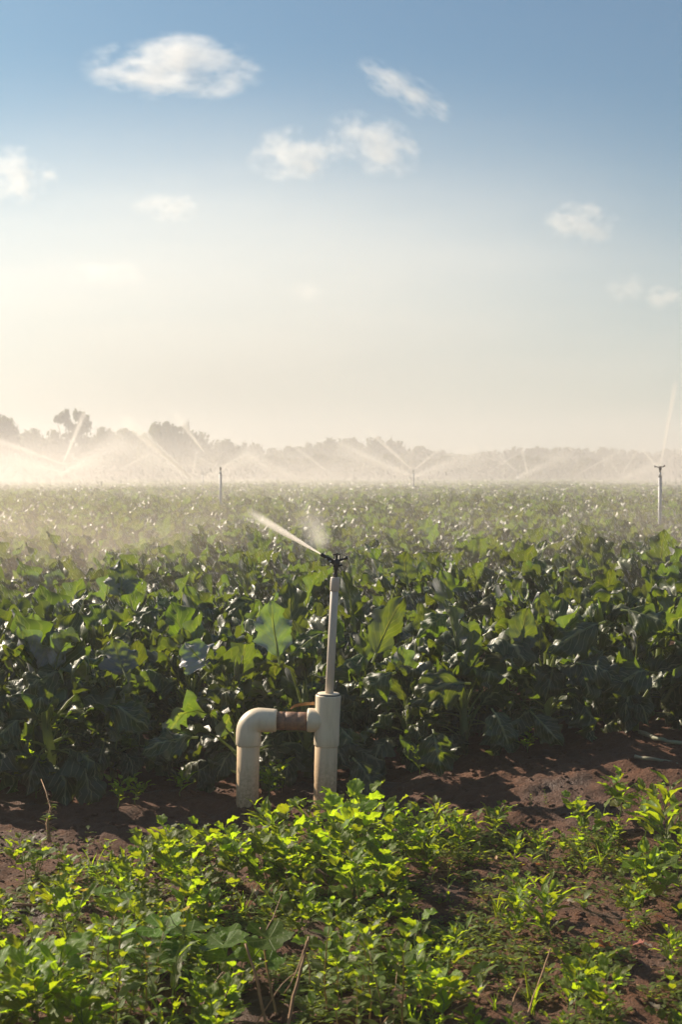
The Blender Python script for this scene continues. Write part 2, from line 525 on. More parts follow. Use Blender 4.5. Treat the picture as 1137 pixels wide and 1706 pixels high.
for i in range(3):
    mb = MB()
    q = random.Random(500 + i)
    mb.tube([(0, 0, -.03), (q.uniform(-.01, .01), q.uniform(-.01, .01), .10), (q.uniform(-.02, .02), q.uniform(-.02, .02), .22), (q.uniform(-.03, .03), q.uniform(-.03, .03), .34)], [.017, .018, .016, .011], 8)
    stem_m.append(mb.mesh('stem', [M['crop_stem']]))

def crop_layout(seed):
    """(mesh, local matrix) of every leaf on one plant"""
    q = random.Random(seed)
    out = []
    n = q.randint(20, 24)
    az = q.uniform(0, 6.28)
    for i in range(n):
        f = i / (n - 1)
        az += 2.4 + q.uniform(-.3, .3)
        h = 0.05 + 0.33 * f
        if f < 0.28:
            kind = 'hang' if q.random() < .7 else 'arch'
        elif f < 0.72:
            kind = q.choice(['arch', 'arch', 'fold', 'arch', 'fold', 'up'])
        else:
            kind = q.choice(['up', 'arch', 'fold', 'fold', 'arch'])
        sc = (0.75 + 0.35 * math.sin(math.pi * (0.15 + 0.75 * f))) * q.uniform(.66, 1.08)
        me = q.choice(crop_leaf[kind])
        mw = Matrix.Translation((0.012 * math.cos(az), 0.012 * math.sin(az), h)) @ Matrix.Rotation(az, 4, 'Z') @ Matrix.Rotation(q.uniform(-.25, .25), 4, 'X') @ Matrix.Scale(sc, 4)
        out.append((me, mw))
    return out
CROP = [crop_layout(900 + i) for i in range(8)]

slope = 0.22
row_d = Vector((1, slope, 0)).normalized()
row_n = Vector((-slope, 1, 0)).normalized()
SP, ROW = 0.41, 0.50
cands = []
for rr in range(0, 230):
    base = Vector((0, 5.28 + ROW * rr * math.sqrt(1 + slope * slope), 0))
    half = 0.27 * (base.y + 6) + 1.0
    sp_ = 0.33 if rr < 2 else SP
    nk = int(half / sp_) + 2
    q = random.Random(3000 + rr)
    off = q.random() * sp_
    for k in range(-nk, nk + 1):
        p = base + row_d * (k * sp_ + off + q.uniform(-.07, .07)) + row_n * q.uniform(-.06, .06)
        if p.y < 4.6 or abs(p.x) > 0.245 * p.y + 0.42 or p.y > 118:
            continue
        cands.append((p.y, rr, p.x, p.y, q.random(), q.random(), q.random()))
cands.sort()
near, far = cands[:290], cands[290:]
by_row = {}
for c in near:
    by_row.setdefault(c[1], []).append(c)
ORD = ['first', 'second', 'third', 'fourth', 'fifth', 'sixth', 'seventh', 'eighth', 'ninth', 'tenth', 'eleventh', 'twelfth', 'thirteenth', 'fourteenth', 'fifteenth', 'sixteenth', 'seventeenth', 'eighteenth', 'nineteenth', 'twentieth', 'twenty-first', 'twenty-second', 'twenty-third', 'twenty-fourth', 'twenty-fifth', 'twenty-sixth', 'twenty-seventh', 'twenty-eighth', 'twenty-ninth', 'thirtieth']
plants = []
for rr, lst in sorted(by_row.items()):
    lst.sort(key=lambda c: c[2])
    for i, c in enumerate(lst):
        _, _, x, y, r1, r2, r3 = c
        rowname = 'front' if rr == 0 else ORD[rr]
        look = 'blue-green broccoli plant' if rr < 6 else ('wet crumpled broccoli plant' if rr < 12 else 'misty broccoli plant')
        label = f'{ORD[i]} {look} from the left in the {rowname} row of the crop'
        grp = 'broccoli plants in the field'
        sc = 0.68 + 0.36 * r2 if rr < 2 else (0.82 if rr < 4 else 0.87) + 0.26 * r2
        e = empty('broccoli_plant', (x, y, gz(x, y)), label, 'broccoli plant', grp, rz=r1 * 6.28, sc=sc)
        link('stem', stem_m[int(r3 * 3) % 3], e)
        for me, mw in CROP[int(r3 * 977) % len(CROP)]:
            link('leaf', me, e, mw)
        if rr < 2:      # old lower leaves drooping to the soil at the field edge
            qq = random.Random(int(r1 * 1e6))
            for k in range(9):
                az = qq.uniform(0, 6.28)
                link('leaf', qq.choice(crop_leaf['hang'] + crop_leaf['arch'][:3]), e, Matrix.Translation((.012 * math.cos(az), .012 * math.sin(az), qq.uniform(.05, .24))) @ Matrix.Rotation(az, 4, 'Z') @ Matrix.Rotation(qq.uniform(-.3, .3), 4, 'X') @ Matrix.Rotation(qq.uniform(-.1, .5), 4, 'Y') @ Matrix.Scale(qq.uniform(.7, 1.1), 4))
        plants.append((e, x, y, sc, r1 * 6.28))

# single leaves that stand out: tall backlit ones and grey drooping ones
def world_leaf(foot, tip, wide, seed, face, twist=0.0, fold=0.15, arch=14, crumple=.10, ruffle=.09):
    """a leaf running from foot to tip, its under side turned to 'face'"""
    L = (tip - foot).length
    me = leaf_mesh('leaf_single', CM, L * .92, wide, L * .14, arch, -arch * 1.6, fold=fold, ruffle=ruffle, nu=12, nv=24, seed=seed, lobes=.12, twist=twist, pr=.004, serr=.16, nserr=10, tipw=0.75, crumple=crumple, bend=1.2)
    x = (tip - foot).normalized()
    z = (-face - x * (-face).dot(x)).normalized()
    y = z.cross(x)
    mw = Matrix((x, y, z)).transposed().to_4x4()
    mw.translation = foot
    pl = min(plants, key=lambda p_: (Vector((p_[1], p_[2])) - foot.xy).length)
    e = pl[0]
    inv = (Matrix.Translation(e.location) @ Matrix.Rotation(pl[4], 4, 'Z') @ Matrix.Scale(pl[3], 4)).inverted()
    return link('leaf', me, e, inv @ mw)
lit = Vector((.38, -1, 0))
fc = Vector((0, -1, 0.1))
tag(world_leaf(P(466, 1108, 4.95), P(452, 1006, 5.0), .14, 11, lit, arch=6, crumple=.06), 'tall upright leaf glowing green with pale veins')
tag(world_leaf(P(620, 1104, 4.95), P(670, 998, 5.0), .125, 12, lit, fold=.3, arch=8, crumple=.08), 'tall leaning leaf glowing green with pale veins')
world_leaf(P(868, 1100, 5.3), P(880, 1015, 5.35), .13, 13, lit, crumple=.08)
world_leaf(P(905, 1100, 5.4), P(898, 1005, 5.5), .12, 14, fc)
world_leaf(P(200, 1000, 6.6), P(203, 935, 6.7), .16, 15, fc)
world_leaf(P(680, 980, 6.6), P(676, 922, 6.7), .13, 16, lit)
world_leaf(P(350, 1115, 5.0), P(310, 1072, 5.1), .14, 17, lit)
world_leaf(P(210, 1130, 5.0), P(190, 1068, 5.1), .14, 18, lit)
up = Vector((0, 1, -.75))
for i, (fx, fy, tx, ty, Y, w) in enumerate([(1010, 1035, 915, 1085, 5.35, .17), (1035, 1015, 1125, 1055, 5.5, .16), (785, 1138, 680, 1172, 4.98, .15), (125, 1118, 25, 1160, 4.95, .16), (95, 1030, 42, 1096, 5.35, .12), (215, 1078, 150, 1112, 5.1, .13),
                                           (545, 1052, 488, 1090, 5.05, .12), (748, 1022, 695, 1062, 5.5, .12), (722, 1215, 738, 1295, 4.92, .15), (588, 1262, 632, 1332, 4.9, .13), (885, 1185, 938, 1242, 5.15, .12), (330, 1228, 235, 1252, 4.85, .13), (820, 1180, 850, 1245, 5.1, .13),
                                           (270, 1015, 215, 1050, 5.9, .12), (430, 1000, 370, 1030, 6.0, .12), (40, 1200, -20, 1245, 4.85, .15), (1090, 1120, 1010, 1150, 5.3, .15), (180, 1175, 250, 1215, 4.9, .14), (960, 1105, 1040, 1135, 5.25, .14), (660, 1120, 600, 1160, 5.0, .13)]):
    o = world_leaf(P(fx, fy, Y + .05), P(tx, ty, Y - .04), w, 40 + i, up + Vector((rnd.uniform(-.4, .4), 0, rnd.uniform(-.3, .3))), fold=-rnd.uniform(.15, .6), arch=rnd.uniform(18, 40), crumple=.20, ruffle=.14)
    tag(o, 'drooping crinkled leaf with pale ribs')

# the rest of the field: one object, plants set out by geometry nodes
def far_proto(seed, low):
    mb = MB()
    for me, mw in crop_layout(seed):
        vs_ = [mw @ v.co for v in me.vertices]
        uvd = me.uv_layers[0].data
        for p in me.polygons:
            if p.material_index:
                continue
        # keep every second row/column of the blade grid (11 x 19 vertices)
        idx = {}
        us, js = (range(0, 11, 2), range(0, 19, 2)) if not low else (range(0, 11, 5), range(0, 19, 6))
        us, js = list(us), list(js)
        verts = [vs_[j * 11 + i] for j in js for i in us]
        uvs = [(i / 10, j / 18) for j in js for i in us]
        w = len(us)
        faces = [[j * w + i, j * w + i + 1, (j + 1) * w + i + 1, (j + 1) * w + i] for j in range(len(js) - 1) for i in range(w - 1)]
        mb.add(verts, faces, 0, uvs)
    me = mb.mesh('far_plant_shape', [M['crop']])
    return bpy.data.objects.new('far_plant_shape', me)
protos = [far_proto(1900 + i, False) for i in range(4)] + [far_proto(1950 + i, True) for i in range(4)]
pm = bpy.data.meshes.new('crop_field')
pm.from_pydata([(c[2], c[3], gz(c[2], c[3]) - 0.02) for c in far], [], [])
for nm, vals, ty in (('turn', [c[4] * 6.28 for c in far], 'FLOAT'), ('size', [0.88 + 0.25 * c[5] for c in far], 'FLOAT'),
                     ('which', [int(c[6] * 4) % 4 + (0 if c[3] < 40 else 4) for c in far], 'INT')):
    at = pm.attributes.new(nm, ty, 'POINT')
    at.data.foreach_set('value', vals)
field = link('crop_field', pm)
tag(field, 'broccoli crop running to the far edge of the field', kind='stuff')
ng = bpy.data.node_groups.new('set_out_plants', 'GeometryNodeTree')
ng.interface.new_socket('Geometry', in_out='INPUT', socket_type='NodeSocketGeometry')
ng.interface.new_socket('Geometry', in_out='OUTPUT', socket_type='NodeSocketGeometry')
gi, go = ng.nodes.new('NodeGroupInput'), ng.nodes.new('NodeGroupOutput')
iop = ng.nodes.new('GeometryNodeInstanceOnPoints')
jn = ng.nodes.new('GeometryNodeJoinGeometry')
for po in reversed(protos):
    oi = ng.nodes.new('GeometryNodeObjectInfo')
    oi.inputs['Object'].default_value = po
    oi.inputs['As Instance'].default_value = True
    ng.links.new(oi.outputs['Geometry'], jn.inputs[0])
def attr(nm, ty):
    a = ng.nodes.new('GeometryNodeInputNamedAttribute')
    a.data_type = ty
    a.inputs['Name'].default_value = nm
    return a.outputs['Attribute']
cx = ng.nodes.new('ShaderNodeCombineXYZ')
ng.links.new(attr('turn', 'FLOAT'), cx.inputs[2])
ng.links.new(gi.outputs[0], iop.inputs['Points'])
ng.links.new(jn.outputs[0], iop.inputs['Instance'])
iop.inputs['Pick Instance'].default_value = True
ng.links.new(attr('which', 'INT'), iop.inputs['Instance Index'])
ng.links.new(cx.outputs[0], iop.inputs['Rotation'])
ng.links.new(attr('size', 'FLOAT'), iop.inputs['Scale'])
ng.links.new(iop.outputs[0], go.inputs[0])
md = field.modifiers.new('plants', 'NODES')
md.node_group = ng

# ------------------------------------------------------------------ trees beyond the field
def crown_mesh(seed, w, h, nl, gaps, mat, leaf=0.42):
    """leaf-clump quads spread over many lobes; unit: metres"""
    q = random.Random(seed)
    mb = MB()
    lobes_ = []
    if nl < 20:     # a few separate leaf clusters on spreading limbs
        for fx, fz, fr in ((-.40, .50, .17), (-.30, .62, .15), (-.16, .58, .17), (-.02, .55, .17), (.14, .60, .17), (.30, .64, .17), (-.22, .86, .06), (-.14, .88, .08), (-.04, .91, .09), (.03, .80, .09), (.08, .72, .09), (.18, .93, .10), (.25, .88, .09), (.34, .86, .11), (.40, .76, .10), (.22, .74, .10), (.0, .44, .2), (.25, .46, .2), (-.25, .42, .2)):
            lobes_.append((Vector((fx * w, q.uniform(-.15, .15) * w, fz * h)), fr * w))
    for _ in range(nl if nl >= 20 else 0):
        a, rr_ = q.uniform(0, 6.28), math.sqrt(q.random()) * w * (0.42 if nl > 20 else .5)
        top = h * (1 - 0.55 * (rr_ / (w * .5)) ** 2)
        z = q.uniform(0.10 * h, 1.0) if False else 0.12 * h + (top - 0.22 * h) * q.random() ** (.7 if nl > 20 else .35)
        lobes_.append((Vector((rr_ * math.cos(a), rr_ * math.sin(a), z)), q.uniform(.09, .16) * w))
    for c, r_ in lobes_:
        for _ in range(int(70 * gaps)):
            d = Vector((q.gauss(0, 1), q.gauss(0, 1), q.gauss(0, 1))).normalized() * r_ * (q.random() ** .4)
            d.z *= .75
            p = c + d
            if p.z < 0.1:
                continue
            nn = Vector((q.gauss(0, 1), q.gauss(0, 1), q.gauss(.4, 1))).normalized()
            a = nn.orthogonal().normalized()
            b = nn.cross(a)
            s1, s2 = leaf * q.uniform(.5, 1.1), leaf * q.uniform(.3, .7)
            mb.add([p - a * s1, p - b * s2 + nn * .08, p + a * s1, p + b * s2 - nn * .06], [[0, 1, 2, 3]])
    return mb.mesh('crown', [mat], False), lobes_

def trunk_mesh(seed, h, lobes_):
    q = random.Random(seed)
    mb = MB()
    mb.tube([(0, 0, -.2), (q.uniform(-.1, .1), 0, h * .25), (q.uniform(-.3, .3), q.uniform(-.2, .2), h * .55), (q.uniform(-.4, .4), 0, h * .85)], [.035 * h, .028 * h, .018 * h, .006 * h], 7)
    for c, r_ in lobes_[::3]:
        mb.tube([(0, 0, h * .25), c * .55 + Vector((0, 0, h * .12)), c], [.016 * h, .010 * h, .004 * h], 5)
    return mb.mesh('trunk', [M['bark']])

TREES = {}
for kind, (w, h, nl, gp, mt) in {'broad': (9.0, 7.0, 75, 1.0, 'tree_leaf'), 'dense': (8.0, 6.0, 90, 1.0, 'tree_leaf'), 'open': (8.0, 8.0, 16, 0.8, 'tree_leaf_grey'), 'low': (10.0, 4.5, 75, 1.0, 'tree_leaf_grey')}.items():
    cm_, lb = crown_mesh(len(kind) * 17 + int(w * 3), w, h, nl, gp, M[mt])
    TREES[kind] = (cm_, trunk_mesh(len(kind), h, lb), w, h)

def tree(kind, px, top_py, Y, wpx, label, group):
    top = P(px, top_py, Y)
    cm_, tm, w, h = TREES[kind]
    e = empty('tree', (top.x, Y, 0), label, 'tree', group, rz=0.0 if kind == 'open' else rnd.uniform(0, 6.28))
    sxy = wpx / F * Y / w
    e.scale = (sxy, sxy, top.z / (h * 1.03))
    link('crown', cm_, e)
    link('trunk', tm, e)
    return e

GT = 'trees along the far edge of the field'
tree('dense', -12, 668, 135, 95, 'tall rounded tree at the left edge of the picture beyond the field', GT)
tree('broad', 62, 708, 150, 90, 'low tree between the left edge tree and the open-crowned tree', GT)
tree('open', 112, 677, 140, 84, 'tall open-crowned tree with sky showing between its branches', GT)
tree('broad', 165, 705, 150, 80, 'tree just right of the open-crowned tree, veiled by spray', GT)
tree('dense', 215, 704, 150, 90, 'tree in spray left of the dark flat-topped tree', GT)
tree('dense', 272, 692, 142, 90, 'dark flat-topped tree above the brightest water jets', GT)
tree('low', 311, 695, 150, 16, 'slim tree with one small round tuft right of the flat-topped tree', GT)
tree('broad', 322, 712, 152, 80, 'tree sloping down right of the flat-topped tree', GT)
tree('broad', 372, 727, 160, 80, 'hazy tree above the grey mid-field riser', GT)
tree('low', 415, 732, 165, 60, 'hazy low tree with a small notch beside it, left of the long hump', GT)
k_ = {}
for px, tp in [(450, 741), (485, 738), (520, 733), (555, 726), (590, 722), (625, 721), (660, 726), (695, 736), (730, 746), (765, 749), (800, 748), (835, 745), (870, 742), (905, 740), (940, 740), (975, 741), (1010, 743), (1045, 747), (1080, 748), (1115, 746), (1150, 745)]:
    where = 'on the rise left of the middle' if px < 560 else ('on the long hump in the middle' if px < 680 else ('in the dip right of the middle' if px < 850 else ('along the low ridge on the right' if px < 1030 else 'behind the riser at the right edge')))
    k_[where] = k_.get(where, -1) + 1
    tree(rnd.choice(['dense', 'low', 'broad']), px, tp + rnd.uniform(-2, 3), 185 + rnd.uniform(-8, 12), rnd.uniform(62, 88), f'{ORD[k_[where]]} hazy rounded tree from the left {where}', f'trees {where}')
for i_, px in enumerate(range(-20, 1180, 42)):
    tree(rnd.choice(['low', 'dense']), px + rnd.uniform(-8, 8), 757 + rnd.uniform(-6, 6), 128 + rnd.uniform(-4, 8), rnd.uniform(60, 80), f'{ORD[i_]} low pale bush from the left in the mist at the foot of the trees', 'bushes at the foot of the tree line')

# ------------------------------------------------------------------ the near sprinkler standpipe
Y0 = 4.7
def Q(px, py, dy=0.0):
    return P(px, py, Y0 + dy)
PX = Y0 / F
base_pt = G(543, 1362)
base_pt = Vector((base_pt.x, Y0, gz(base_pt.x, Y0)))
sp = empty('irrigation_sprinkler', base_pt, 'near irrigation sprinkler of cream PVC pipe with black head, in front of the crop', 'sprinkler')
def part(name, mb, mats, parent, sm=True):
    o = link(name, mb.mesh(name, mats, sm), parent)
    return o
def loc(v, root=None):
    return v - base_pt
def rel(pts):
    return [loc(p) for p in pts]

def cyl(mb, a, b, ra, rb=None, n=28, bev=0.002, mat=0):
    """solid cylinder with rounded rims"""
    rb = ra if rb is None else rb
    d = (b - a)
    L_ = d.length
    d.normalize()
    pts = [a, a + d * .0001, a + d * bev, b - d * bev, b - d * .0001, b]
    mb.tube(pts, [ra - bev, ra - bev * .9, ra, rb, rb - bev * .9, rb - bev], n, mat)

mb = MB(); a, b = loc(Q(411.8, 1372)), loc(Q(414, 1236)); cyl(mb, a, b, 19 * PX)
part('supply_pipe', mb, [M['pvc_pipe']], sp)
mb = MB(); a, b = loc(Q(540.3, 1378)), loc(Q(544.2, 1232)); cyl(mb, a, b, 19.3 * PX)
part('foot_pipe', mb, [M['pvc_pipe']], sp)
# elbow: a swept bend with a slightly wider socket at each end
mb = MB()
pts, rad = [], []
r0 = 21.3
pts += [Q(413.9, 1241), Q(413.9, 1240.8), Q(413.95, 1239.5), Q(414.1, 1222), Q(414.2, 1219)]; rad += [r0 - 2, r0 - .8, r0, r0 - .2, r0 - .5]
for i in range(1, 12):
    th = math.pi / 2 * i / 12
    pts.append(Q(414.2 + 20 * (1 - math.cos(th)), 1219 - 19.5 * math.sin(th))); rad.append(r0 - .6)
pts += [Q(437, 1199.6), Q(455, 1200.4), Q(459.5, 1200.6), Q(460.8, 1200.7), Q(461, 1200.7)]; rad += [20.3, 19.6, 19.2, 18.4, 16.2]
mb.tube(rel(pts), [r_ * PX for r_ in rad], 32)
part('elbow', mb, [M['pvc']], sp)
# nipple with hose-like ridges
mb = MB()
pts, rad = [], []
for x, r_ in [(458, 15), (463, 15), (463.5, 15.6), (474, 15.6), (474.5, 14.6), (475.5, 14.6), (476, 15.4), (489, 15.6), (495, 15.2), (496, 14.4), (497, 15.4), (507, 15.6), (511, 15.4), (512, 14.2), (518, 14)]:
    pts.append(Q(x, 1200.8 + (x - 460) * .02)); rad.append(r_ * PX)
mb.tube(rel(pts), rad, 26)
part('nipple', mb, [M['nipple']], sp)
mb = MB(); cyl(mb, loc(Q(511.5, 1201.5)), loc(Q(515.5, 1201.6)), 16.6 * PX, bev=.0008)
part('seal_ring', mb, [M['dark_ring']], sp)
# tee: vertical barrel, side branch and rims
mb = MB()
ax = lambda py: 547.4 - (py - 1157) * (3.4 / 84)
pts, rad = [], []
for py, r_ in [(1242, 18), (1241.8, 20.4), (1240.5, 21.2), (1226, 21.0), (1222, 20.9), (1180, 21.0), (1160, 21.4), (1158.5, 21.2), (1157.6, 20.2), (1157.6, 14)]:
    pts.append(Q(ax(py), py)); rad.append(r_ * PX)
mb.tube(rel(pts), rad, 34)
pts, rad = [], []
for x, r_ in [(512, 15.5), (512.2, 18.4), (513.4, 19.8), (519, 20.0), (524, 19.6), (531, 19.4), (545, 17)]:
    pts.append(Q(x, 1199.6 + (x - 515) * .03)); rad.append(r_ * PX)
mb.tube(rel(pts), rad, 30)
# webs where the branch meets the barrel
part('tee', mb, [M['pvc']], sp)
mb = MB(); cyl(mb, loc(Q(547.5, 1158.6)), loc(Q(547.6, 1156.6)), 20.0 * PX, bev=.0004); 
part('bushing', mb, [M['dark_ring']], sp)
mb = MB(); cyl(mb, loc(Q(547.6, 1156.6)), loc(Q(547.65, 1154.6)), 18.6 * PX, bev=.001)
part('reducer', mb, [M['pvc']], sp)
# torn orange tape sticking out behind the branch
mb = MB()
tp = [Q(484, 1182, .02), Q(490, 1179, .025), Q(500, 1176.5, .03), Q(512, 1175, .03), Q(524, 1174.5, .02)]
verts = []
for i, p in enumerate(tp):
    verts += [loc(p), loc(p + Vector((0, .008, .009 if i not in (0,) else .003)))]
mb.add(verts, [[2 * i, 2 * i + 2, 2 * i + 3, 2 * i + 1] for i in range(4)])
part('thread_tape', mb, [M['tape']], sp)
mb = MB()
a, b = loc(Q(548.9, 1158)), loc(Q(557.6, 985)); cyl(mb, a, b, 7.1 * PX, 6.7 * PX, 22, .0004)
part('riser_pipe', mb, [M['pvc_riser']], sp)
mb = MB()
pts, rad = [], []
for py, r_ in [(984.5, 6), (984.3, 7.5), (983.5, 7.9), (968, 7.8), (966.6, 7.7), (966.2, 7.6), (962.5, 7.4), (961.6, 7.0), (961.5, 5)]:
    pts.append(Q(557.6 + (984 - py) * .05, py)); rad.append(r_ * PX)
mb.tube(rel(pts), rad, 22)
part('riser_coupling', mb, [M['pvc_riser']], sp)
# impact head
mb = MB()
cyl(mb, loc(Q(559, 962.5)), loc(Q(559.1, 955)), 4.2 * PX, n=6, bev=.0006)
cyl(mb, loc(Q(559.4, 955.5)), loc(Q(560.2, 949)), 3.1 * PX, n=12, bev=.0004)
cyl(mb, loc(Q(560.2, 950)), loc(Q(560.6, 943.5)), 4.1 * PX, 4.6 * PX, n=12, bev=.0006)
mb.box(loc(Q(566.5, 942)), (4.0 * PX, 2.2 * PX, 1.6 * PX), Matrix.Rotation(-.2, 3, 'Y'))
cyl(mb, loc(Q(560.4, 945)), loc(Q(561, 932)), 5.6 * PX, 5.0 * PX, n=14, bev=.001)
hd = part('sprinkler_head', mb, [M['black']], sp)
mb = MB()
cyl(mb, loc(Q(562, 941)), loc(Q(545.5, 929.5)), 4.3 * PX, 3.2 * PX, n=12, bev=.0006)
cyl(mb, loc(Q(547, 930.5)), loc(Q(536, 924.2)), 3.3 * PX, 2.7 * PX, n=12, bev=.0006)
cyl(mb, loc(Q(538.6, 925.8)), loc(Q(534.8, 923.4)), 3.6 * PX, 3.3 * PX, n=12, bev=.0006)
part('nozzle', mb, [M['black']], hd)
mb = MB()
for cx_, cy_ in ((543.2, 931.6), (550.2, 935.4)):
    cyl(mb, loc(Q(cx_, cy_, -.012)), loc(Q(cx_, cy_, -.001)), 1.9 * PX, n=10, bev=.0006)
part('nozzle_plug', mb, [M['white_peg']], hd)
mb = MB()
for x in (556.3, 566.4):
    cyl(mb, loc(Q(x, 939)), loc(Q(x, 922.6)), .85 * PX, n=8, bev=.0002)
mb.box(loc(Q(561.2, 923.4)), (6.0 * PX, 2.0 * PX, 1.0 * PX))
cyl(mb, loc(Q(561.3, 923)), loc(Q(561.4, 921.2)), 1.5 * PX, n=8, bev=.0003)
part('bridge_frame', mb, [M['black']], hd)
mb = MB()
hel = []
for i in range(60):
    th = i * .75
    hel.append(loc(Q(561.2, 934 - i * .17)) + Vector((math.cos(th), math.sin(th), 0)) * 2.3 * PX)
mb.tube(hel, .55 * PX, 4)
part('spring', mb, [M['black']], hd)
mb = MB()
cyl(mb, loc(Q(559, 935.5, -.004)), loc(Q(577, 930.2, -.004)), 1.7 * PX, n=8, bev=.0003)
cyl(mb, loc(Q(574.8, 930.5, -.004)), loc(Q(579.6, 928.6, -.004)), 2.9 * PX, n=10, bev=.0008)
cyl(mb, loc(Q(560, 936, -.004)), loc(Q(548, 929.2, -.006)), 1.5 * PX, n=8, bev=.0003)
part('swing_arm', mb, [M['black']], hd)
# drip scale and weld bead at the elbow mouth
mb = MB()
for i in range(26):
    th = -0.6 + 3.9 * i / 25
    c = loc(Q(462.0, 1200.7)) + Vector((0, math.cos(th), math.sin(th))) * 15.8 * PX
    s_ = rnd.uniform(.0006, .0016)
    mb.add([c + Vector(v) * s_ for v in ICO], ICF)
part('glue_bead', mb, [M['pvc']], sp)
# mounded soil round the foot of the supply pipe
mb = MB()
c0 = Q(412, 1362); c0.z = gz(c0.x, c0.y)
NS = 40
verts, faces = [], []
for j in range(9):
    for i in range(NS):
        th = 2 * math.pi * i / NS
        r_ = 0.030 + 0.011 * j
        z = 0.034 * (1 - j / 8) ** 1.4 * (1 + .5 * noise.noise(Vector((math.cos(th) * 2.5, math.sin(th) * 2.5, j * .4)))) - 0.006 * (j == 8)
        x, y = c0.x + r_ * math.cos(th) * 1.15, c0.y + r_ * math.sin(th)
        verts.append((x, y, gz(x, y) + z - .002))
for j in range(8):
    for i in range(NS):
        faces.append([j * NS + i, (j + 1) * NS + i, (j + 1) * NS + (i + 1) % NS, j * NS + (i + 1) % NS])
mb.add(verts, faces)
tag(link('soil_mound', mb.mesh('soil_mound', [M['soil']])), 'little heap of soil round the foot of the left pipe', kind='structure')

# ------------------------------------------------------------------ risers farther out in the field
def riser(px, head_py, Y, r_m, label, wings=True):
    top = P(px, head_py, Y)
    e = empty('riser_sprinkler', (top.x, Y, gz(top.x, Y)), label, 'sprinkler', 'sprinklers on tall risers out in the field')
    h = top.z - e.location.z
    mb = MB(); mb.tube([(0, 0, -.05), (0, 0, h * .5), (0, 0, h - .10)], [r_m, r_m, r_m * .95], 14)
    mb.tube([(0, 0, h - .10), (0, 0, h - .045)], [r_m * .95, r_m * .45], 14)
    link('riser_pipe', mb.mesh('riser_pipe', [M['far_pipe']]), e)
    mb = MB(); k = r_m / .012
    mb.tube([(0, 0, h - .05), (0, 0, h - .01 * k)], .006 * k, 8)
    mb.box((0, 0, h - .005), (.008 * k, .006 * k, .012 * k))
    if wings:
        mb.tube([(0, 0, h), (-.02 * k, 0, h + .004 * k), (-.036 * k, 0, h + .008 * k)], [.003 * k, .003 * k, .007 * k], 8)
        mb.tube([(0, 0, h), (.02 * k, 0, h + .006 * k), (.03 * k, 0, h + .013 * k)], [.003 * k, .003 * k, .006 * k], 8)
    link('sprinkler_head', mb.mesh('sprinkler_head', [M['black']]), e)
    return e
riser(1101, 779, 14.4, .019, 'grey riser sprinkler standing in the crop at the right edge of the picture')
riser(367.5, 780, 26, .026, 'thick grey riser sprinkler rising from the crop left of the middle', False)
riser(338.5, 787, 62, .026, 'small faint riser sprinkler just left of the thicker grey one', False)
riser(689.5, 784, 46, .027, 'thin riser sprinkler throwing two crossing jets right of the middle', False)
riser(863.5, 787, 70, .03, 'small faint riser sprinkler in the mist on the right', False)
riser(95, 791, 75, .03, 'small faint riser sprinkler in thick spray near the left edge', False)

# ------------------------------------------------------------------ weeds
WM, MM, SM = [M['weed'], M['weed_stem']], [M['mallow'], M['weed_stem']], [M['small'], M['weed_stem']]
broad_leaf = []
for i in range(7):
    q = random.Random(600 + i)
    broad_leaf.append(leaf_mesh('broad_leaf', WM, .092 * q.uniform(.8, 1.2), .066 * q.uniform(.85, 1.15), .026, q.uniform(25, 55), q.uniform(-45, 15), fold=q.uniform(0, .35), ruffle=.08, nu=6, nv=11, serr=.30, nserr=5.5, tipw=.62, seed=i, twist=q.uniform(-.4, .4), pr=.0013))
lance_leaf = []
for i in range(4):
    q = random.Random(640 + i)
    lance_leaf.append(leaf_mesh('lance_leaf', WM, .11 * q.uniform(.85, 1.15), .038 * q.uniform(.85, 1.15), .01, q.uniform(30, 60), q.uniform(-40, 15), fold=q.uniform(.05, .4), ruffle=.08, nu=4, nv=9, serr=.45, nserr=4.5, tipw=.75, seed=i + 9, twist=q.uniform(-.4, .4), pr=.0013))
small_leaf = []
for i in range(5):
    q = random.Random(660 + i)
    small_leaf.append(leaf_mesh('small_leaf', SM, .034 * q.uniform(.85, 1.2), .018 * q.uniform(.85, 1.15), .004, q.uniform(20, 50), q.uniform(-30, 10), fold=q.uniform(0, .3), ruffle=.04, nu=2, nv=5, tipw=.75, seed=i + 30, pr=.0006))
mallow_leaf = [mallow_mesh('round_leaf', MM, .036 * (0.85 + .08 * i), .07 + .012 * i, 70 + i, -.15 + .12 * i) for i in range(5)]
grass_blade = []
for i in range(4):
    q = random.Random(690 + i)
    grass_blade.append(leaf_mesh('blade', WM, .15 * q.uniform(.7, 1.2), .007, .005, q.uniform(72, 86), q.uniform(-20, 45), fold=.3, ruffle=.0, nu=2, nv=8, tipw=.6, seed=i, pr=.0006))

def Mx(p, az, sc, tilt=0.0, roll=0.0):
    return Matrix.Translation(p) @ Matrix.Rotation(az, 4, 'Z') @ Matrix.Rotation(-tilt, 4, 'Y') @ Matrix.Rotation(roll, 4, 'X') @ Matrix.Scale(sc, 4)

def wander(q, h, lean, n=6, wob=.012):
    pts = [Vector((0, 0, -.01))]
    a = q.uniform(0, 6.28)
    for i in range(1, n + 1):
        f = i / n
        pts.append(Vector((lean * h * f * f * math.cos(a) + q.uniform(-wob, wob), lean * h * f * f * math.sin(a) + q.uniform(-wob, wob), h * f)))
    return pts
def at(pts, f):
    g = f * (len(pts) - 1)
    i = min(len(pts) - 2, int(g))
    return pts[i].lerp(pts[i + 1], g - i)

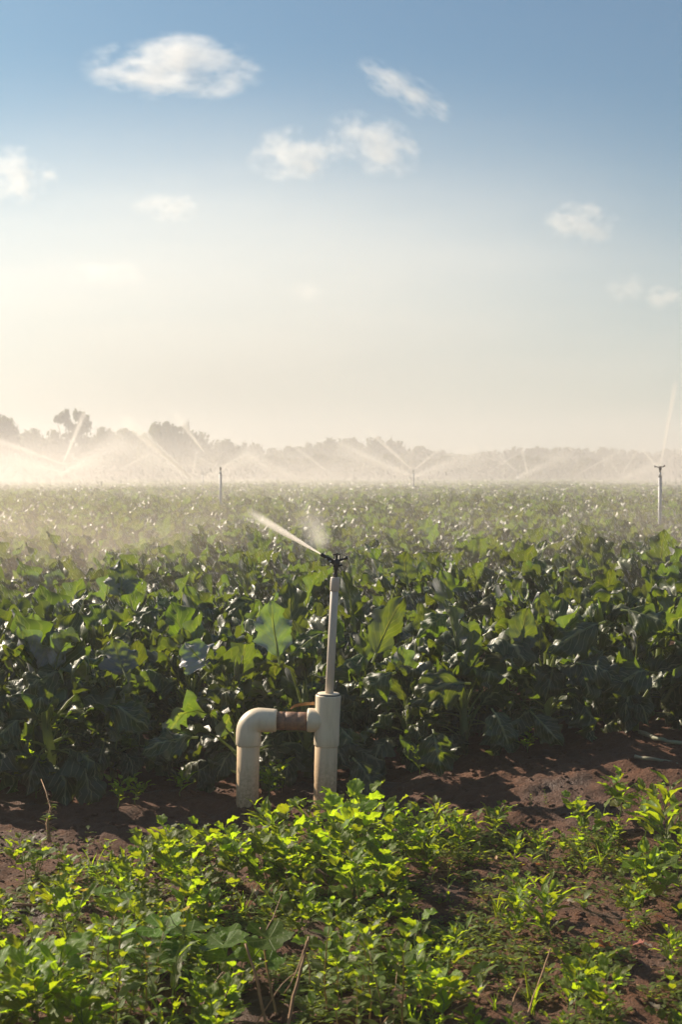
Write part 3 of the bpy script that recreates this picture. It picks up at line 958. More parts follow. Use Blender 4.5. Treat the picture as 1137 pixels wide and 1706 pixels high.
def proto_broad(seed, h=.25, leaves=broad_leaf, mats=None, dense=1.0, leafscale=1.0):
    q = random.Random(seed)
    mb = MB()
    parts = []
    pts = wander(q, h, q.uniform(.1, .35))
    mb.tube(pts, [.0034 - .0022 * i / 6 for i in range(7)], 5)
    az = q.uniform(0, 6.28)
    n = int(11 * dense)
    for i in range(n):
        f = .22 + .78 * i / (n - 1)
        az += 2.4 + q.uniform(-.3, .3)
        sc = leafscale * (1.15 - .55 * f) * q.uniform(.85, 1.2)
        parts.append(('leaf', q.choice(leaves), Mx(at(pts, f), az, sc, q.uniform(-.1, .25) + .3 * f, q.uniform(-.4, .4))))
    for b in range(q.randint(3, 4)):
        f = q.uniform(.15, .6)
        az += 2.1
        p0 = at(pts, f)
        L_ = h * q.uniform(.3, .5)
        bp = [p0 + Vector((math.cos(az) * L_ * .8 * t, math.sin(az) * L_ * .8 * t, L_ * (.35 * t + .55 * t * t))) for t in (0, .35, .7, 1)]
        mb.tube(bp, [.0022, .0018, .0014, .001], 4)
        for i in range(4):
            g = .4 + .2 * i
            aa = az + (1.3 if i % 2 else -1.3) * (1 if i < 3 else 0) + q.uniform(-.3, .3)
            parts.append(('leaf', q.choice(leaves), Mx(at(bp, min(1, g)), aa, leafscale * q.uniform(.6, .95), q.uniform(-.1, .4), q.uniform(-.4, .4))))
    return [('stem', mb.mesh('stem', [M['weed_stem']]), Matrix.Identity(4))] + parts

def proto_small(seed, h=.2):
    q = random.Random(seed)
    mb = MB()
    pts = wander(q, h, q.uniform(.02, .15), wob=.004)
    mb.tube(pts, [.0022 - .0012 * i / 6 for i in range(7)], 5)
    parts = []
    nn = 7
    for i in range(nn):
        f = .22 + .78 * i / (nn - 1)
        a0 = i * 1.57 + q.uniform(-.3, .3)
        for k in range(4 if i > nn - 3 else 3):
            parts.append(('leaf', q.choice(small_leaf), Mx(at(pts, f), a0 + k * 6.28 / (4 if i > nn - 3 else 3), (1.15 - .35 * f) * q.uniform(.8, 1.2), q.uniform(-.1, .3) + (.4 if i == nn - 1 else 0))))
    return [('stem', mb.mesh('stem', [M['pink_stem']]), Matrix.Identity(4))] + parts

def proto_mallow(seed, n=9):
    q = random.Random(seed)
    parts = []
    for i in range(n):
        az = i * 2.4 + q.uniform(-.4, .4)
        parts.append(('leaf', q.choice(mallow_leaf), Mx(Vector((.008 * math.cos(az), .008 * math.sin(az), .0)), az, q.uniform(.75, 1.25), q.uniform(-.2, .45), q.uniform(-.3, .3))))
    mb = MB()
    mb.tube([(0, 0, -.02), (0, 0, .012), (.002, 0, .022)], [.006, .005, .003], 6)
    return [('stem', mb.mesh('stem', [M['weed_stem']]), Matrix.Identity(4))] + parts

def proto_grass(seed, n=11):
    q = random.Random(seed)
    return [('blade', q.choice(grass_blade), Mx(Vector((q.uniform(-.012, .012), q.uniform(-.012, .012), -.004)), q.uniform(0, 6.28), q.uniform(.6, 1.1), q.uniform(-.25, .1))) for i in range(n)]

def proto_flower(seed, h=.3):
    q = random.Random(seed)
    mb = MB()
    parts = []
    pts = wander(q, h, q.uniform(.15, .4), wob=.008)
    mb.tube(pts, [.0021 - .0011 * i / 6 for i in range(7)], 5)
    for i in range(5):
        f = .12 + .13 * i
        parts.append(('leaf', q.choice(lance_leaf), Mx(at(pts, f), i * 2.4, q.uniform(.5, .8), .2)))
    fm = MB()
    tops = [pts[-1]]
    for b in range(3):
        p0 = at(pts, q.uniform(.68, .9))
        az = q.uniform(0, 6.28)
        L_ = h * q.uniform(.12, .25)
        e = p0 + Vector((math.cos(az) * L_ * .5, math.sin(az) * L_ * .5, L_))
        mb.tube([p0, p0.lerp(e, .5) + Vector((math.cos(az) * .006, math.sin(az) * .006, 0)), e], [.0012, .001, .0008], 4)
        tops.append(e)
    heads = []
    for tpt in tops:
        fm = MB()
        fm.tube([(0, 0, -.006), (0, 0, -.003), (0, 0, .003)], [.001, .0028, .0032], 7, 1)
        for i in range(9):
            a = i * .698
            c, s_ = math.cos(a), math.sin(a)
            fm.add([(c * .0015, s_ * .0015, .003), (c * .005 - s_ * .0016, s_ * .005 + c * .0016, .0055), (c * .0075, s_ * .0075, .006), (c * .005 + s_ * .0016, s_ * .005 - c * .0016, .0055)], [[0, 1, 2, 3]])
        heads.append(('flower', fm.mesh('flower', [M['flower'], M['weed_stem']]), Mx(tpt, q.uniform(0, 6), q.uniform(.8, 1.3), q.uniform(-.4, .4))))
    return [('stem', mb.mesh('stem', [M['weed_stem']]), Matrix.Identity(4))] + parts + heads

def proto_seedling(seed):
    q = random.Random(seed)
    parts = []
    n = q.randint(5, 7)
    for i in range(n):
        parts.append(('leaf', q.choice(small_leaf), Mx(Vector((0, 0, .004 + .004 * i)), i * 2.4, q.uniform(.7, 1.15), q.uniform(-.1, .5))))
    mb = MB()
    mb.tube([(0, 0, -.01), (0, 0, .018), (.001, 0, .034)], [.0012, .001, .0006], 4)
    return [('stem', mb.mesh('stem', [M['weed_stem']]), Matrix.Identity(4))] + parts

PROTO = {
    'broad': [proto_broad(1000 + i) for i in range(6)],
    'lance': [proto_broad(1100 + i, .22, lance_leaf, dense=1.1) for i in range(3)],
    'small': [proto_small(1200 + i) for i in range(4)],
    'mallow': [proto_mallow(1300 + i) for i in range(3)],
    'grass': [proto_grass(1400 + i) for i in range(2)],
    'flower': [proto_flower(1500 + i) for i in range(3)],
    'seedling': [proto_seedling(1600 + i) for i in range(4)],
}
PH = {'broad': .26, 'lance': .23, 'small': .21, 'mallow': .10, 'grass': .14, 'flower': .32, 'seedling': .04}
NAME = {'broad': 'broad_leaved_weed', 'lance': 'toothed_weed', 'small': 'small_leaved_weed', 'mallow': 'round_leaved_weed', 'grass': 'grass_tuft', 'flower': 'yellow_flowered_weed', 'seedling': 'weed_seedling'}
LOOK = {'broad': 'bright green broad-leaved weed', 'lance': 'green weed with long toothed leaves', 'small': 'slender small-leaved weed with a pinkish upright stem', 'mallow': 'low weed with rounded lobed leaves', 'grass': 'tuft of narrow grass blades', 'flower': 'thin-stemmed weed with small yellow flower heads', 'seedling': 'tiny yellow-green weed seedling'}
SHORT = {'broad': 'broad-leaved weed', 'lance': 'long-toothed weed', 'small': 'slender small-leaved weed', 'mallow': 'round-leaved weed', 'grass': 'grass tuft', 'flower': 'yellow-flowered weed', 'seedling': 'tiny seedling'}
CAT = {'broad': 'weed', 'lance': 'weed', 'small': 'weed', 'mallow': 'weed', 'grass': 'grass tuft', 'flower': 'flowering weed', 'seedling': 'seedling'}

def weed(kind, x, y, h, label=None, group=None):
    pr = rnd.choice(PROTO[kind])
    sc = h / PH[kind]
    e = empty(NAME[kind], (x, y, gz(x, y) - .003), label, CAT[kind], group, rz=rnd.uniform(0, 6.28), sc=sc, rx=rnd.uniform(-.12, .12), ry=rnd.uniform(-.12, .12))
    for nm, me, mw in pr:
        link(nm, me, e, mw)
    return e

def zone(px, py):
    if py < 1420:
        return 'on the bank near the right edge' if px > 860 else ('in front of the right-hand pipe and bank' if px > 440 else 'on the bare soil left of the pipes')
    if py < 1560:
        return 'at the left edge of the weed patch' if px < 150 else ('in the weed patch below the pipes' if px < 700 else 'on the patchy soil at lower right')
    return 'in the lower left corner' if px < 330 else ('among the dry stalks at the bottom' if px < 620 else ('at the bottom right of centre' if px < 880 else 'in the lower right corner'))

placed = []
unnamed = {}
def skyline(px):
    """highest picture row the weeds reach"""
    return 1400 if px < 225 else (1374 if px < 445 else (1322 if px < 640 else (1335 if px < 870 else 1288)))
def put(kind, px, py, h, label=None):
    p = G(px, py)
    h = max(.035, min(h, (py - skyline(px)) / F * p.y))
    placed.append((p.x, p.y))
    e = weed(kind, p.x, p.y, h, label)
    if not label:
        unnamed.setdefault((kind, zone(px, py)), []).append((px, e))
def name_weeds():
    """weeds of one kind in one place: told apart from left to right while they are few"""
    for (kind, z), lst in unnamed.items():
        lst.sort(key=lambda c: c[0])
        for i, (_, e) in enumerate(lst):
            e['group'] = f'{NAME[kind].replace("_", " ")}s {z}'
            if len(lst) == 1:
                e['label'] = f'{SHORT[kind]} {z}'
            elif len(lst) <= 30:
                e['label'] = f'{ORD[i]} {SHORT[kind]} from the left {z}'
            else:
                e['label'] = f'{SHORT[kind]} {z}'

put('broad', 548, 1480, .27, 'tall broad-leaved weed directly in front of the right-hand pipe foot')
put('broad', 612, 1465, .22, 'broad-leaved weed just right of the right-hand pipe foot, star-shaped leaves')
put('broad', 590, 1500, .25, 'tall broad-leaved weed below the right-hand pipe with bare bent stems')
put('broad', 500, 1490, .22)
put('lance', 462, 1440, .18, 'slim weed with a starry top between the two pipes')
put('broad', 440, 1500, .22, 'leafy weed below the gap between the pipes, beside a pale withered leaf')
put('broad', 395, 1490, .20, 'leafy weed directly below the foot of the left pipe')
put('broad', 350, 1470, .19, 'leafy weed just left of the left pipe foot')
put('broad', 305, 1490, .18)
put('small', 243, 1448, .115, 'upright small-leaved weed on bare soil, taller of the pair left of the pipes')
put('small', 283, 1445, .10, 'upright small-leaved weed on bare soil, shorter of the pair left of the pipes')
put('broad', 42, 1470, .12, 'small bushy weed on bare soil near the left edge')
put('seedling', 67, 1413, .03, 'single tiny seedling on the bare sunlit soil at left')
put('broad', 8, 1560, .10, 'weed with one broad bright leaf cut by the left edge')
for px, py, h in [(650, 1440, .17), (690, 1430, .16), (735, 1425, .15), (780, 1420, .14), (820, 1400, .10), (670, 1460, .16), (715, 1455, .13), (760, 1440, .12)]:
    put('broad' if rnd.random() < .7 else 'lance', px, py, h)
put('small', 885, 1346, .05, 'left one of two tiny upright weeds on top of the bank')
put('small', 911, 1345, .06, 'right one of two tiny upright weeds on top of the bank')
put('broad', 985, 1405, .16, 'leafy weed on the bank with the tallest bright leaves, right of centre')
put('broad', 1035, 1375, .18, 'bushy weed at the top of the bank under the grey riser')
put('broad', 1075, 1395, .15)
put('lance', 1112, 1440, .23, 'tall stemmed weed against the right edge of the bank')
put('broad', 955, 1430, .10)
put('broad', 1005, 1440, .09)
put('broad', 1070, 1500, .15)
put('mallow', 1095, 1490, .10)
put('broad', 1125, 1470, .17)
put('broad', 1050, 1535, .11, 'weed with a few large heart-shaped leaves standing on dark soil at right')
put('flower', 915, 1555, .22, 'thin flowering stem rising over the patchy soil at right')
put('lance', 920, 1580, .15, 'toothed weed spreading over litter at right of the middle')
put('lance', 870, 1560, .12)
put('broad', 1120, 1605, .07, 'small weed with curled leaves beside the pink dry leaf')
put('broad', 962, 1700, .15, 'bushy weed with pointed leaves in the lower right corner')
put('broad', 1010, 1720, .14)
put('broad', 705, 1690, .19, 'broad-leaved weed with a bright crown at the bottom right of the middle')
put('broad', 735, 1740, .17)
put('broad', 60, 1770, .24, 'large weed with big lit leaves in the lower left corner')
put('broad', 15, 1740, .23, 'large dark-stemmed weed cut by the left edge at the bottom')
put('broad', 120, 1790, .19)
put('flower', 95, 1760, .33, 'leaning yellow-budded stem in the lower left corner')
put('flower', 300, 1740, .31, 'straight yellow-budded stem left of the dry stalks')
put('flower', 265, 1760, .2)
put('flower', 725, 1760, .17, 'short stem with one yellow flower head at the bottom')
put('mallow', 395, 1650, .12, 'rounded lobed leaves spreading above the dry stalks')
put('mallow', 360, 1640, .12)
put('mallow', 250, 1640, .12, 'rounded lobed leaves in sun left of the flowering stem')
put('mallow', 330, 1420, .06)
put('mallow', 175, 1475, .05)
for px, py in [(150, 1720), (172, 1700), (190, 1735), (215, 1710), (232, 1745), (140, 1690), (200, 1680), (252, 1700), (125, 1730)]:
    put('small', px, py, rnd.uniform(.16, .23))
for px, py in [(565, 1720), (590, 1750), (545, 1700), (620, 1720), (640, 1750), (600, 1690), (665, 1735), (560, 1650)]:
    put('small', px, py, rnd.uniform(.15, .22))
put('grass', 215, 1470, .09, 'grass tuft with a pale bent blade on the soil left of the weed patch')
put('grass', 275, 1735, .11)
put('grass', 830, 1530, .08)
put('grass', 1000, 1445, .08)
put('grass', 690, 1720, .10)
put('grass', 890, 1690, .10)

def dens(px, py):
    """how thickly weeds stand at this ground pixel"""
    if py < 1392:
        return .5 if 900 < px else 0.0
    if py < 1450:
        return 1.0 if 430 < px < 900 else (.8 if px > 930 else (.35 if 260 < px <= 430 else .05))
    if py < 1560:
        return 1.0 if 150 < px < 700 else (.4 if px <= 150 else (.3 if px < 900 else .18))
    if py < 1680:
        return .5 if px < 300 else (.75 if px < 640 else (.45 if px < 860 else .2))
    return .4 if px < 300 else (.55 if px < 700 else .35)
tries = 0
count = 0
while count < 116 and tries < 14000:
    tries += 1
    px, py = rnd.uniform(-40, 1180), rnd.uniform(1375, 1860)
    if rnd.random() > dens(px, py):
        continue
    p = G(px, py)
    if py < skyline(px) + 25:
        continue
    if any((p.x - a) ** 2 + (p.y - b) ** 2 < .055 ** 2 for a, b in placed):
        continue
    if (375 < px < 545 and py > 1600) or p.y < 2.62:
        continue
    kind = rnd.choices(['broad', 'lance', 'mallow', 'small', 'grass', 'flower'], [4.5, 2, 1.6, 3.6, 1.1, .8])[0]
    hh = {'broad': rnd.uniform(.11, .19), 'lance': rnd.uniform(.1, .17), 'mallow': rnd.uniform(.06, .11), 'small': rnd.uniform(.08, .18), 'grass': rnd.uniform(.07, .11), 'flower': rnd.uniform(.15, .24)}[kind]
    if px > 660:
        hh *= .62
        kind = 'broad' if kind == 'mallow' else kind
    put(kind, px, py, hh)
    count += 1
tries = 0
count = 0
while count < 60 and tries < 4000:
    tries += 1
    px, py = rnd.uniform(0, 1137), rnd.uniform(1385, 1690)
    p = G(px, py)
    if rnd.random() > .15 + dens(px, py) * .4 or any((p.x - a) ** 2 + (p.y - b) ** 2 < .03 ** 2 for a, b in placed):
        continue
    put('seedling', px, py, rnd.uniform(.025, .05))
    count += 1
name_weeds()
# weeds growing in the shade under the crop edge
for i_, (px, py, h, kd) in enumerate(sorted([(195, 1345, .16, 'broad'), (225, 1340, .12, 'broad'), (30, 1300, .2, 'broad'), (105, 1290, .26, 'mallow'), (300, 1330, .14, 'lance'), (445, 1330, .2, 'broad'), (470, 1320, .16, 'small'), (610, 1320, .12, 'small'), (700, 1290, .14, 'lance'), (880, 1255, .13, 'broad'), (60, 1330, .22, 'broad'), (140, 1320, .2, 'broad')])):
    p = G(px, py)
    weed(kd, p.x, p.y, h * .7, f'{ORD[i_]} {SHORT[kd]} from the left in the dark shade under the crop', 'weeds under the crop edge')

# ground cover too small to count
mb = MB()
def tiny(x, y, z, s_):
    az = rnd.uniform(0, 6.28)
    for k in range(rnd.randint(2, 4)):
        a = az + k * 2.3
        c, s2 = math.cos(a), math.sin(a)
        up = rnd.uniform(.15, .8)
        L_ = s_ * rnd.uniform(.7, 1.2)
        w = L_ * .32
        zz = z + s_ * rnd.uniform(.2, .9)
        mb.add([(x, y, zz), (x + c * L_ * .5 - s2 * w, y + s2 * L_ * .5 + c * w, zz + up * L_ * .5), (x + c * L_, y + s2 * L_, zz + up * L_ * .6), (x + c * L_ * .5 + s2 * w, y + s2 * L_ * .5 - c * w, zz + up * L_ * .5)], [[0, 1, 2, 3]], 0, [(.5, 0), (0, .5), (.5, 1), (1, .5)])
n_ = 0
while n_ < 9000:
    px, py = rnd.uniform(-30, 1170), rnd.uniform(1385, 1760)
    cl_ = fbm(px / 90, py / 45, 2)
    if rnd.random() > dens(px, py) * .8 + .10 or cl_ < -.05 + .25 * (rnd.random() - .5):
        n_ += .05
        continue
    p = G(px, py)
    tiny(p.x, p.y, p.z, rnd.uniform(.008, .022))
    n_ += 1
gc = link('ground_cover', mb.mesh('ground_cover', [M['small']]))
tag(gc, 'scattered tiny weed leaves close to the soil', kind='stuff')

# ------------------------------------------------------------------ dry stalks, twigs and litter
def strand(name, pxs, Y_or_none, r0_, r1_, mat, label, cat, group=None, n=7):
    """a bent stalk through photo pixels at given distances"""
    pts = [P(px, py, yy) for px, py, yy in pxs]
    o = pts[0].copy()
    mb = MB()
    fine = []
    for i in range(len(pts) - 1):
        for k in range(4):
            f = k / 4
            fine.append(pts[i].lerp(pts[i + 1], f) + Vector((rnd.uniform(-1, 1), rnd.uniform(-1, 1), rnd.uniform(-1, 1))) * r0_ * .35)
    fine.append(pts[-1])
    m = len(fine)
    mb.tube([p - o for p in fine], [r0_ + (r1_ - r0_) * i / (m - 1) for i in range(m)], n)
    ob = link(name, mb.mesh(name, [mat]))
    ob.location = o
    return tag(ob, label, cat, group)
GD = 'dry brown stalks at the bottom'
strand('dry_stalk', [(452, 1760, 2.75), (440, 1690, 2.8), (425, 1620, 2.82), (409, 1572, 2.84)], None, .0034, .0026, M['dry'], 'thick straight dry stalk leaning left, left of the forked pair', 'dry stalk', GD)
strand('dry_stalk', [(468, 1770, 2.72), (490, 1660, 2.8), (505, 1600, 2.84), (515, 1560, 2.86)], None, .0042, .0024, M['dry'], 'tallest thick dry stalk, leaning right', 'dry stalk', GD)
strand('dry_stalk', [(512, 1568, 2.85), (498, 1610, 2.82), (484, 1640, 2.8), (474, 1655, 2.8)], None, .0020, .0010, M['dry'], 'thin broken stalk hanging from the tallest dry stalk', 'dry stalk', GD)
strand('dry_stalk', [(508, 1585, 2.86), (516, 1610, 2.86), (517, 1640, 2.86)], None, .0018, .0009, M['dry'], 'short curled strip hanging at the right of the tallest dry stalk', 'dry stalk', GD)
strand('dry_stalk', [(300, 1760, 2.75), (335, 1680, 2.8), (362, 1632, 2.84), (388, 1600, 2.86)], None, .0024, .0012, M['dry'], 'long thin dry stalk slanting up to the right under the rounded leaves', 'dry stalk', GD)
strand('dry_stalk', [(345, 1770, 2.75), (365, 1680, 2.8), (384, 1640, 2.83)], None, .0026, .0016, M['dry'], 'short dry stalk in front of the long slanting one', 'dry stalk', GD)
strand('dry_stalk', [(400, 1780, 2.72), (430, 1700, 2.78), (470, 1640, 2.8), (495, 1618, 2.82)], None, .0018, .0010, M['dry'], 'thin arching dry stalk crossing the tall stalks', 'dry stalk', GD)
strand('dry_stalk', [(470, 1740, 2.9), (452, 1650, 3.0), (438, 1570, 3.05), (434, 1545, 3.07)], None, .0028, .0018, M['dry'], 'brown stalk with a forked tip behind the tall dry stalks', 'dry stalk', GD)
strand('dry_stalk', [(438, 1560, 3.06), (455, 1530, 3.1), (470, 1490, 3.15)], None, .0018, .0010, M['dry'], 'right branch of the forked brown stalk', 'dry stalk', GD)
strand('dry_stalk', [(600, 1760, 2.75), (650, 1690, 2.85), (700, 1640, 2.95), (725, 1615, 3.0)], None, .0016, .0010, M['dry'], 'thin dry stem slanting in front of the bright weed right of the middle', 'dry stalk', GD)
strand('dry_stalk', [(690, 1760, 2.75), (760, 1680, 2.85), (830, 1650, 3.0)], None, .0013, .0008, M['dry'], 'long arching hair-thin stem at the bottom right of the middle', 'dry stalk', GD)
strand('dry_stalk', [(865, 1740, 2.8), (890, 1660, 2.9), (908, 1610, 3.0), (920, 1575, 3.05)], None, .0022, .0014, M['dry'], 'brown woody stem under the toothed weed at right', 'dry stalk', GD)
strand('dry_stalk', [(655, 1720, 2.8), (660, 1640, 2.85), (664, 1600, 2.9)], None, .0013, .0010, M['dry'], 'upright thin reddish stem left of the bright weed', 'dry stalk', GD)
strand('dry_stalk', [(842, 1720, 2.8), (858, 1660, 2.9), (866, 1645, 2.95)], None, .002, .0012, M['dry'], 'short dry stem at the bottom, left of the woody stem', 'dry stalk', GD)

def ground_strand(name, pix, r0_, r1_, mat, label, cat, lift=.008, group=None):
    pts = [G(px, py) + Vector((0, 0, lift + r0_)) for px, py in pix]
    o = pts[0].copy()
    fine = []
    for i in range(len(pts) - 1):
        for k in range(3):
            fine.append(pts[i].lerp(pts[i + 1], k / 3) - o + Vector((rnd.uniform(-1, 1), rnd.uniform(-1, 1), rnd.uniform(-.5, 1))) * r0_ * .4)
    fine.append(pts[-1] - o)
    m = len(fine)
    mb = MB()
    mb.tube(fine, [(r0_ + (r1_ - r0_) * i / (m - 1)) * rnd.uniform(.85, 1.15) for i in range(m)], 8)
    ob = link(name, mb.mesh(name, [mat]))
    ob.location = o
    return tag(ob, label, cat, group)
GS = 'cut crop stalks lying on the bank'
ground_strand('cut_stalk', [(1068, 1228), (1090, 1237), (1115, 1243), (1150, 1247)], .009, .007, M['stalk_debris'], 'thick pale green cut stalk at the right end of the bank', 'cut stalk', group=GS)
ground_strand('cut_stalk', [(1058, 1268), (1085, 1272), (1110, 1275), (1130, 1280)], .007, .004, M['stalk_debris'], 'bent grey cut stalk below the thick pale green one', 'cut stalk', group=GS)
ground_strand('cut_stalk', [(930, 1303), (960, 1307), (1000, 1309)], .006, .004, M['stalk_debris'], 'straight grey cut stalk lying along the middle of the bank', 'cut stalk', group=GS)
ground_strand('twig', [(20, 1512), (70, 1517), (110, 1508), (150, 1495)], .003, .0015, M['dry'], 'dark thin twig lying on the soil at left', 'twig', group='twigs on the soil')
ground_strand('twig', [(840, 1540), (880, 1527), (930, 1533)], .0035, .002, M['stalk_debris'], 'pale curved twig on the litter right of the middle', 'twig', group='twigs on the soil')
for i, px in enumerate(sorted(rnd.uniform(640, 1130) for _ in range(26))):
    py = rnd.uniform(1450, 1690)
    a = rnd.uniform(-.5, .5)
    L_ = rnd.uniform(12, 40)
    ground_strand('twig', [(px, py), (px + L_ * math.cos(a) * .5, py + L_ * math.sin(a) * .3 + rnd.uniform(-3, 3)), (px + L_ * math.cos(a), py + L_ * math.sin(a) * .5)], .0012 + .0012 * rnd.random(), .0008, M['dry'], f'{ORD[i]} short brown twig from the left in the litter at lower right', 'twig', lift=.002, group='short twigs in the litter')

def curl_leaf(px, py, lift, mat, sc, label, seed, name='dry_leaf'):
    me = leaf_mesh(name, [mat, mat], .06, .034, .01, 20, rnd.uniform(-60, 60), fold=.6, ruffle=.16, nu=4, nv=8, serr=.2, seed=seed, pr=.0012, twist=.6)
    p = G(px, py) + Vector((0, 0, lift))
    o = link(name, me, None, Matrix.Translation(p) @ Matrix.Rotation(rnd.uniform(0, 6.28), 4, 'Z') @ Matrix.Scale(sc, 4))
    return tag(o, label, 'dead leaf')
curl_leaf(984, 1588, .012, M['orange_dry'], .8, 'orange brown dead leaf on dark soil at lower right', 1)
curl_leaf(1074, 1585, .018, M['pink_dry'], .8, 'pink dead leaf standing on edge on the soil at right', 2)
curl_leaf(1092, 1588, .010, M['pale_dry'], .5, 'pale dead scrap beside the pink dead leaf', 3)
curl_leaf(878, 1448, .010, M['orange_dry'], .7, 'flat orange dead leaf on the patchy soil below the bank', 4)
curl_leaf(1115, 1698, .010, M['pale_dry'], .7, 'pale dead leaf in the lower right corner', 5)
def curl_at(px, py, Y, mat, sc, label, seed):
    me = leaf_mesh('withered_leaf', [mat, mat], .06, .03, .02, 50, -70, fold=.8, ruffle=.25, nu=6, nv=10, serr=.4, seed=seed, pr=.001, twist=1.2)
    o = link('withered_leaf', me, None, Matrix.Translation(P(px, py, Y)) @ Matrix.Rotation(rnd.uniform(0, 6.28), 4, 'Z') @ Matrix.Scale(sc, 4))
    return tag(o, label, 'dead leaf')
curl_at(395, 1432, 3.85, M['pale_dry'], .95, 'pale torn withered leaf hanging on the weeds below the left pipe', 21)
curl_at(375, 1445, 3.85, M['pale_dry'], .7, 'smaller pale scrap just left of the torn withered leaf', 22)
curl_at(430, 1502, 3.6, M['pale_dry'], .85, 'pale withered leaf lying on the weeds above the forked brown stalk', 23)
curl_at(620, 1465, 3.9, M['pale_dry'], .8, 'pale twisted withered leaf right of the tall weeds', 24)
for i, px in enumerate(sorted(rnd.uniform(620, 1130) for _ in range(30))):
    py = rnd.uniform(1430, 1700)
    p = G(px, py)
    mt = rnd.choice([M['orange_dry'], M['dry'], M['pale_dry']])
    me = leaf_mesh('dry_leaf', [mt, mt], .03, .016, .003, 10, rnd.uniform(-40, 40), fold=.4, ruffle=.12, nu=2, nv=5, seed=i, pr=.0006)
    o = link('dry_leaf', me, None, Matrix.Translation(p + Vector((0, 0, .006))) @ Matrix.Rotation(rnd.uniform(0, 6.28), 4, 'Z') @ Matrix.Rotation(rnd.uniform(-.5, .5), 4, 'X') @ Matrix.Scale(rnd.uniform(.5, 1.1), 4))
    tag(o, f'{ORD[i]} small curled dead leaf from the left in the litter at lower right', 'dead leaf', 'small dead leaves in the litter')
# withered plant hanging at the shaded soil edge on the left
e = empty('withered_weed', G(82, 1402), 'withered brown weed with a knotted foot on the soil edge at left', 'weed')
o0 = G(82, 1402)
mb = MB()
pts = [o0, P(78, 1372, 4.42), P(84, 1345, 4.45), P(76, 1318, 4.5), P(68, 1298, 4.55)]
mb.tube([p - o0 for p in pts], [.006, .005, .003, .002, .001], 6)
for i in range(46):
    f = rnd.random() * .75
    a = at([p - o0 for p in pts], f)
    d = Vector((rnd.gauss(0, 1), rnd.gauss(0, 1), rnd.gauss(-.3, 1))).normalized() * rnd.uniform(.012, .045) * (1.1 - f)
    mb.tube([a, a + d * .6 + Vector((0, 0, .003)), a + d], [.0014, .001, .0005], 4)
link('stem', mb.mesh('stem', [M['dry']]), e)
for i in range(14):
    f = rnd.random() * .6
    a = at([p - o0 for p in pts], f)
    link('leaf', small_leaf[i % 5], e, Mx(a, rnd.uniform(0, 6.28), rnd.uniform(.4, .9), rnd.uniform(-.8, .4)))

# ------------------------------------------------------------------ water
def jet_mat(name, dens_, r_tip, fade, g=0.45, col=(1.0, 0.95, 0.88)):
    """spray along local +X, 0..1; densest at the nozzle and on the axis"""
    t = NT(name)
    obj = t.n('ShaderNodeTexCoord').outputs['Object']
    s_ = t.n('ShaderNodeSeparateXYZ', {0: obj})
    x = s_.outputs[0]
    rr = t.math('SQRT', t.math('ADD', t.math('POWER', s_.outputs[1], 2.0), t.math('POWER', s_.outputs[2], 2.0)))
    wid = t.math('MULTIPLY_ADD', x, 1.0 - r_tip, r_tip)
    q = t.math('SUBTRACT', 1.0, t.math('DIVIDE', rr, wid), clamp=True)
    nz = t.n('ShaderNodeMapping', {'Vector': obj, 'Scale': (5, 7, 7)})
    n_ = t.ramp(t.noise(nz.outputs[0], 1.0, 4, .65), .25, .8)
    d = t.math('MULTIPLY', t.math('POWER', q, 1.4), t.math('POWER', t.math('SUBTRACT', 1.0, x, clamp=True), fade))
    d = t.math('DIVIDE', d, t.math('MULTIPLY_ADD', t.math('POWER', wid, 1.5), 6.0, .06))
    d = t.math('MULTIPLY', t.math('MULTIPLY', d, t.math('MULTIPLY_ADD', n_, .9, .35)), dens_)
    pv = t.n('ShaderNodeVolumePrincipled', {'Color': col, 'Anisotropy': g, 'Density': d})
    t.set(t.out.inputs['Volume'], pv.outputs[0])
    t.mat.cycles.volume_step_rate = .5
    return t.mat

def jet_shape(r_tip):
    mb = MB()
    pts = [(i / 12, 0, 0) for i in range(13)]
    mb.tube(pts, [(r_tip + (1 - r_tip) * i / 12) for i in range(13)], 14)
    return mb

def jet(p0, p1, rad, mat, r_tip, label, group=None, name='water_jet'):
    d = p1 - p0
    o = link(name, jet_shape(r_tip).mesh(name, [mat]))
    x = d.normalized()
    y = Vector((0, 0, 1)).cross(x).normalized()
    z = x.cross(y)
    mw = Matrix((x * d.length, y * rad, z * rad)).transposed().to_4x4()
    mw.translation = p0
    o.matrix_world = mw
    return tag(o, label, 'water jet', group)
JN = jet_mat('near_jet', 1300.0, .08, 1.3)
noz = Q(534.6, 922.9)
jet(noz, P(408, 849, 5.2), .027, JN, .08, 'bright white water jet leaving the black sprinkler head to the upper left')
PUFF = jet_mat('spray_puff', 13.0, .35, .8)
jet(Q(538, 905, .3), P(500, 845, 5.6), .12, PUFF, .35, 'soft bright puff of spray behind the water jet, left of the sprinkler head', name='spray_puff')

JF = {}
def fj(a, b, Y, rad_px, dens_, label, dY=0.0):
    k = (round(dens_, 2))
    if k not in JF:
        JF[k] = jet_mat('far_jet', dens_ * 66, .15, .35)
    jet(P(a[0], a[1], Y), P(b[0], b[1], Y + dY), rad_px / F * Y, JF[k], .15, label, 'jets of the sprinklers out in the field')
fj((318, 796), (205, 697), 22, 15, 1.2, 'broad bright jet slanting up left to the treetops, left of the grey riser')
fj((341, 754), (292, 690), 24, 9, 1.3, 'short jet slanting up left past the flat-topped tree')
fj((321, 789), (329, 748), 26, 6, .8, 'short steep jet at the foot of the broad bright jet')
fj((366, 780), (330, 762), 26, 4, .8, 'faint jet to the left from the thick grey riser')
fj((370, 779), (416, 752), 26, 5, .8, 'faint jet to the right from the thick grey riser')
fj((196, 784), (262, 749), 40, 6, .5, 'thin jet slanting up right below the flat-topped tree')
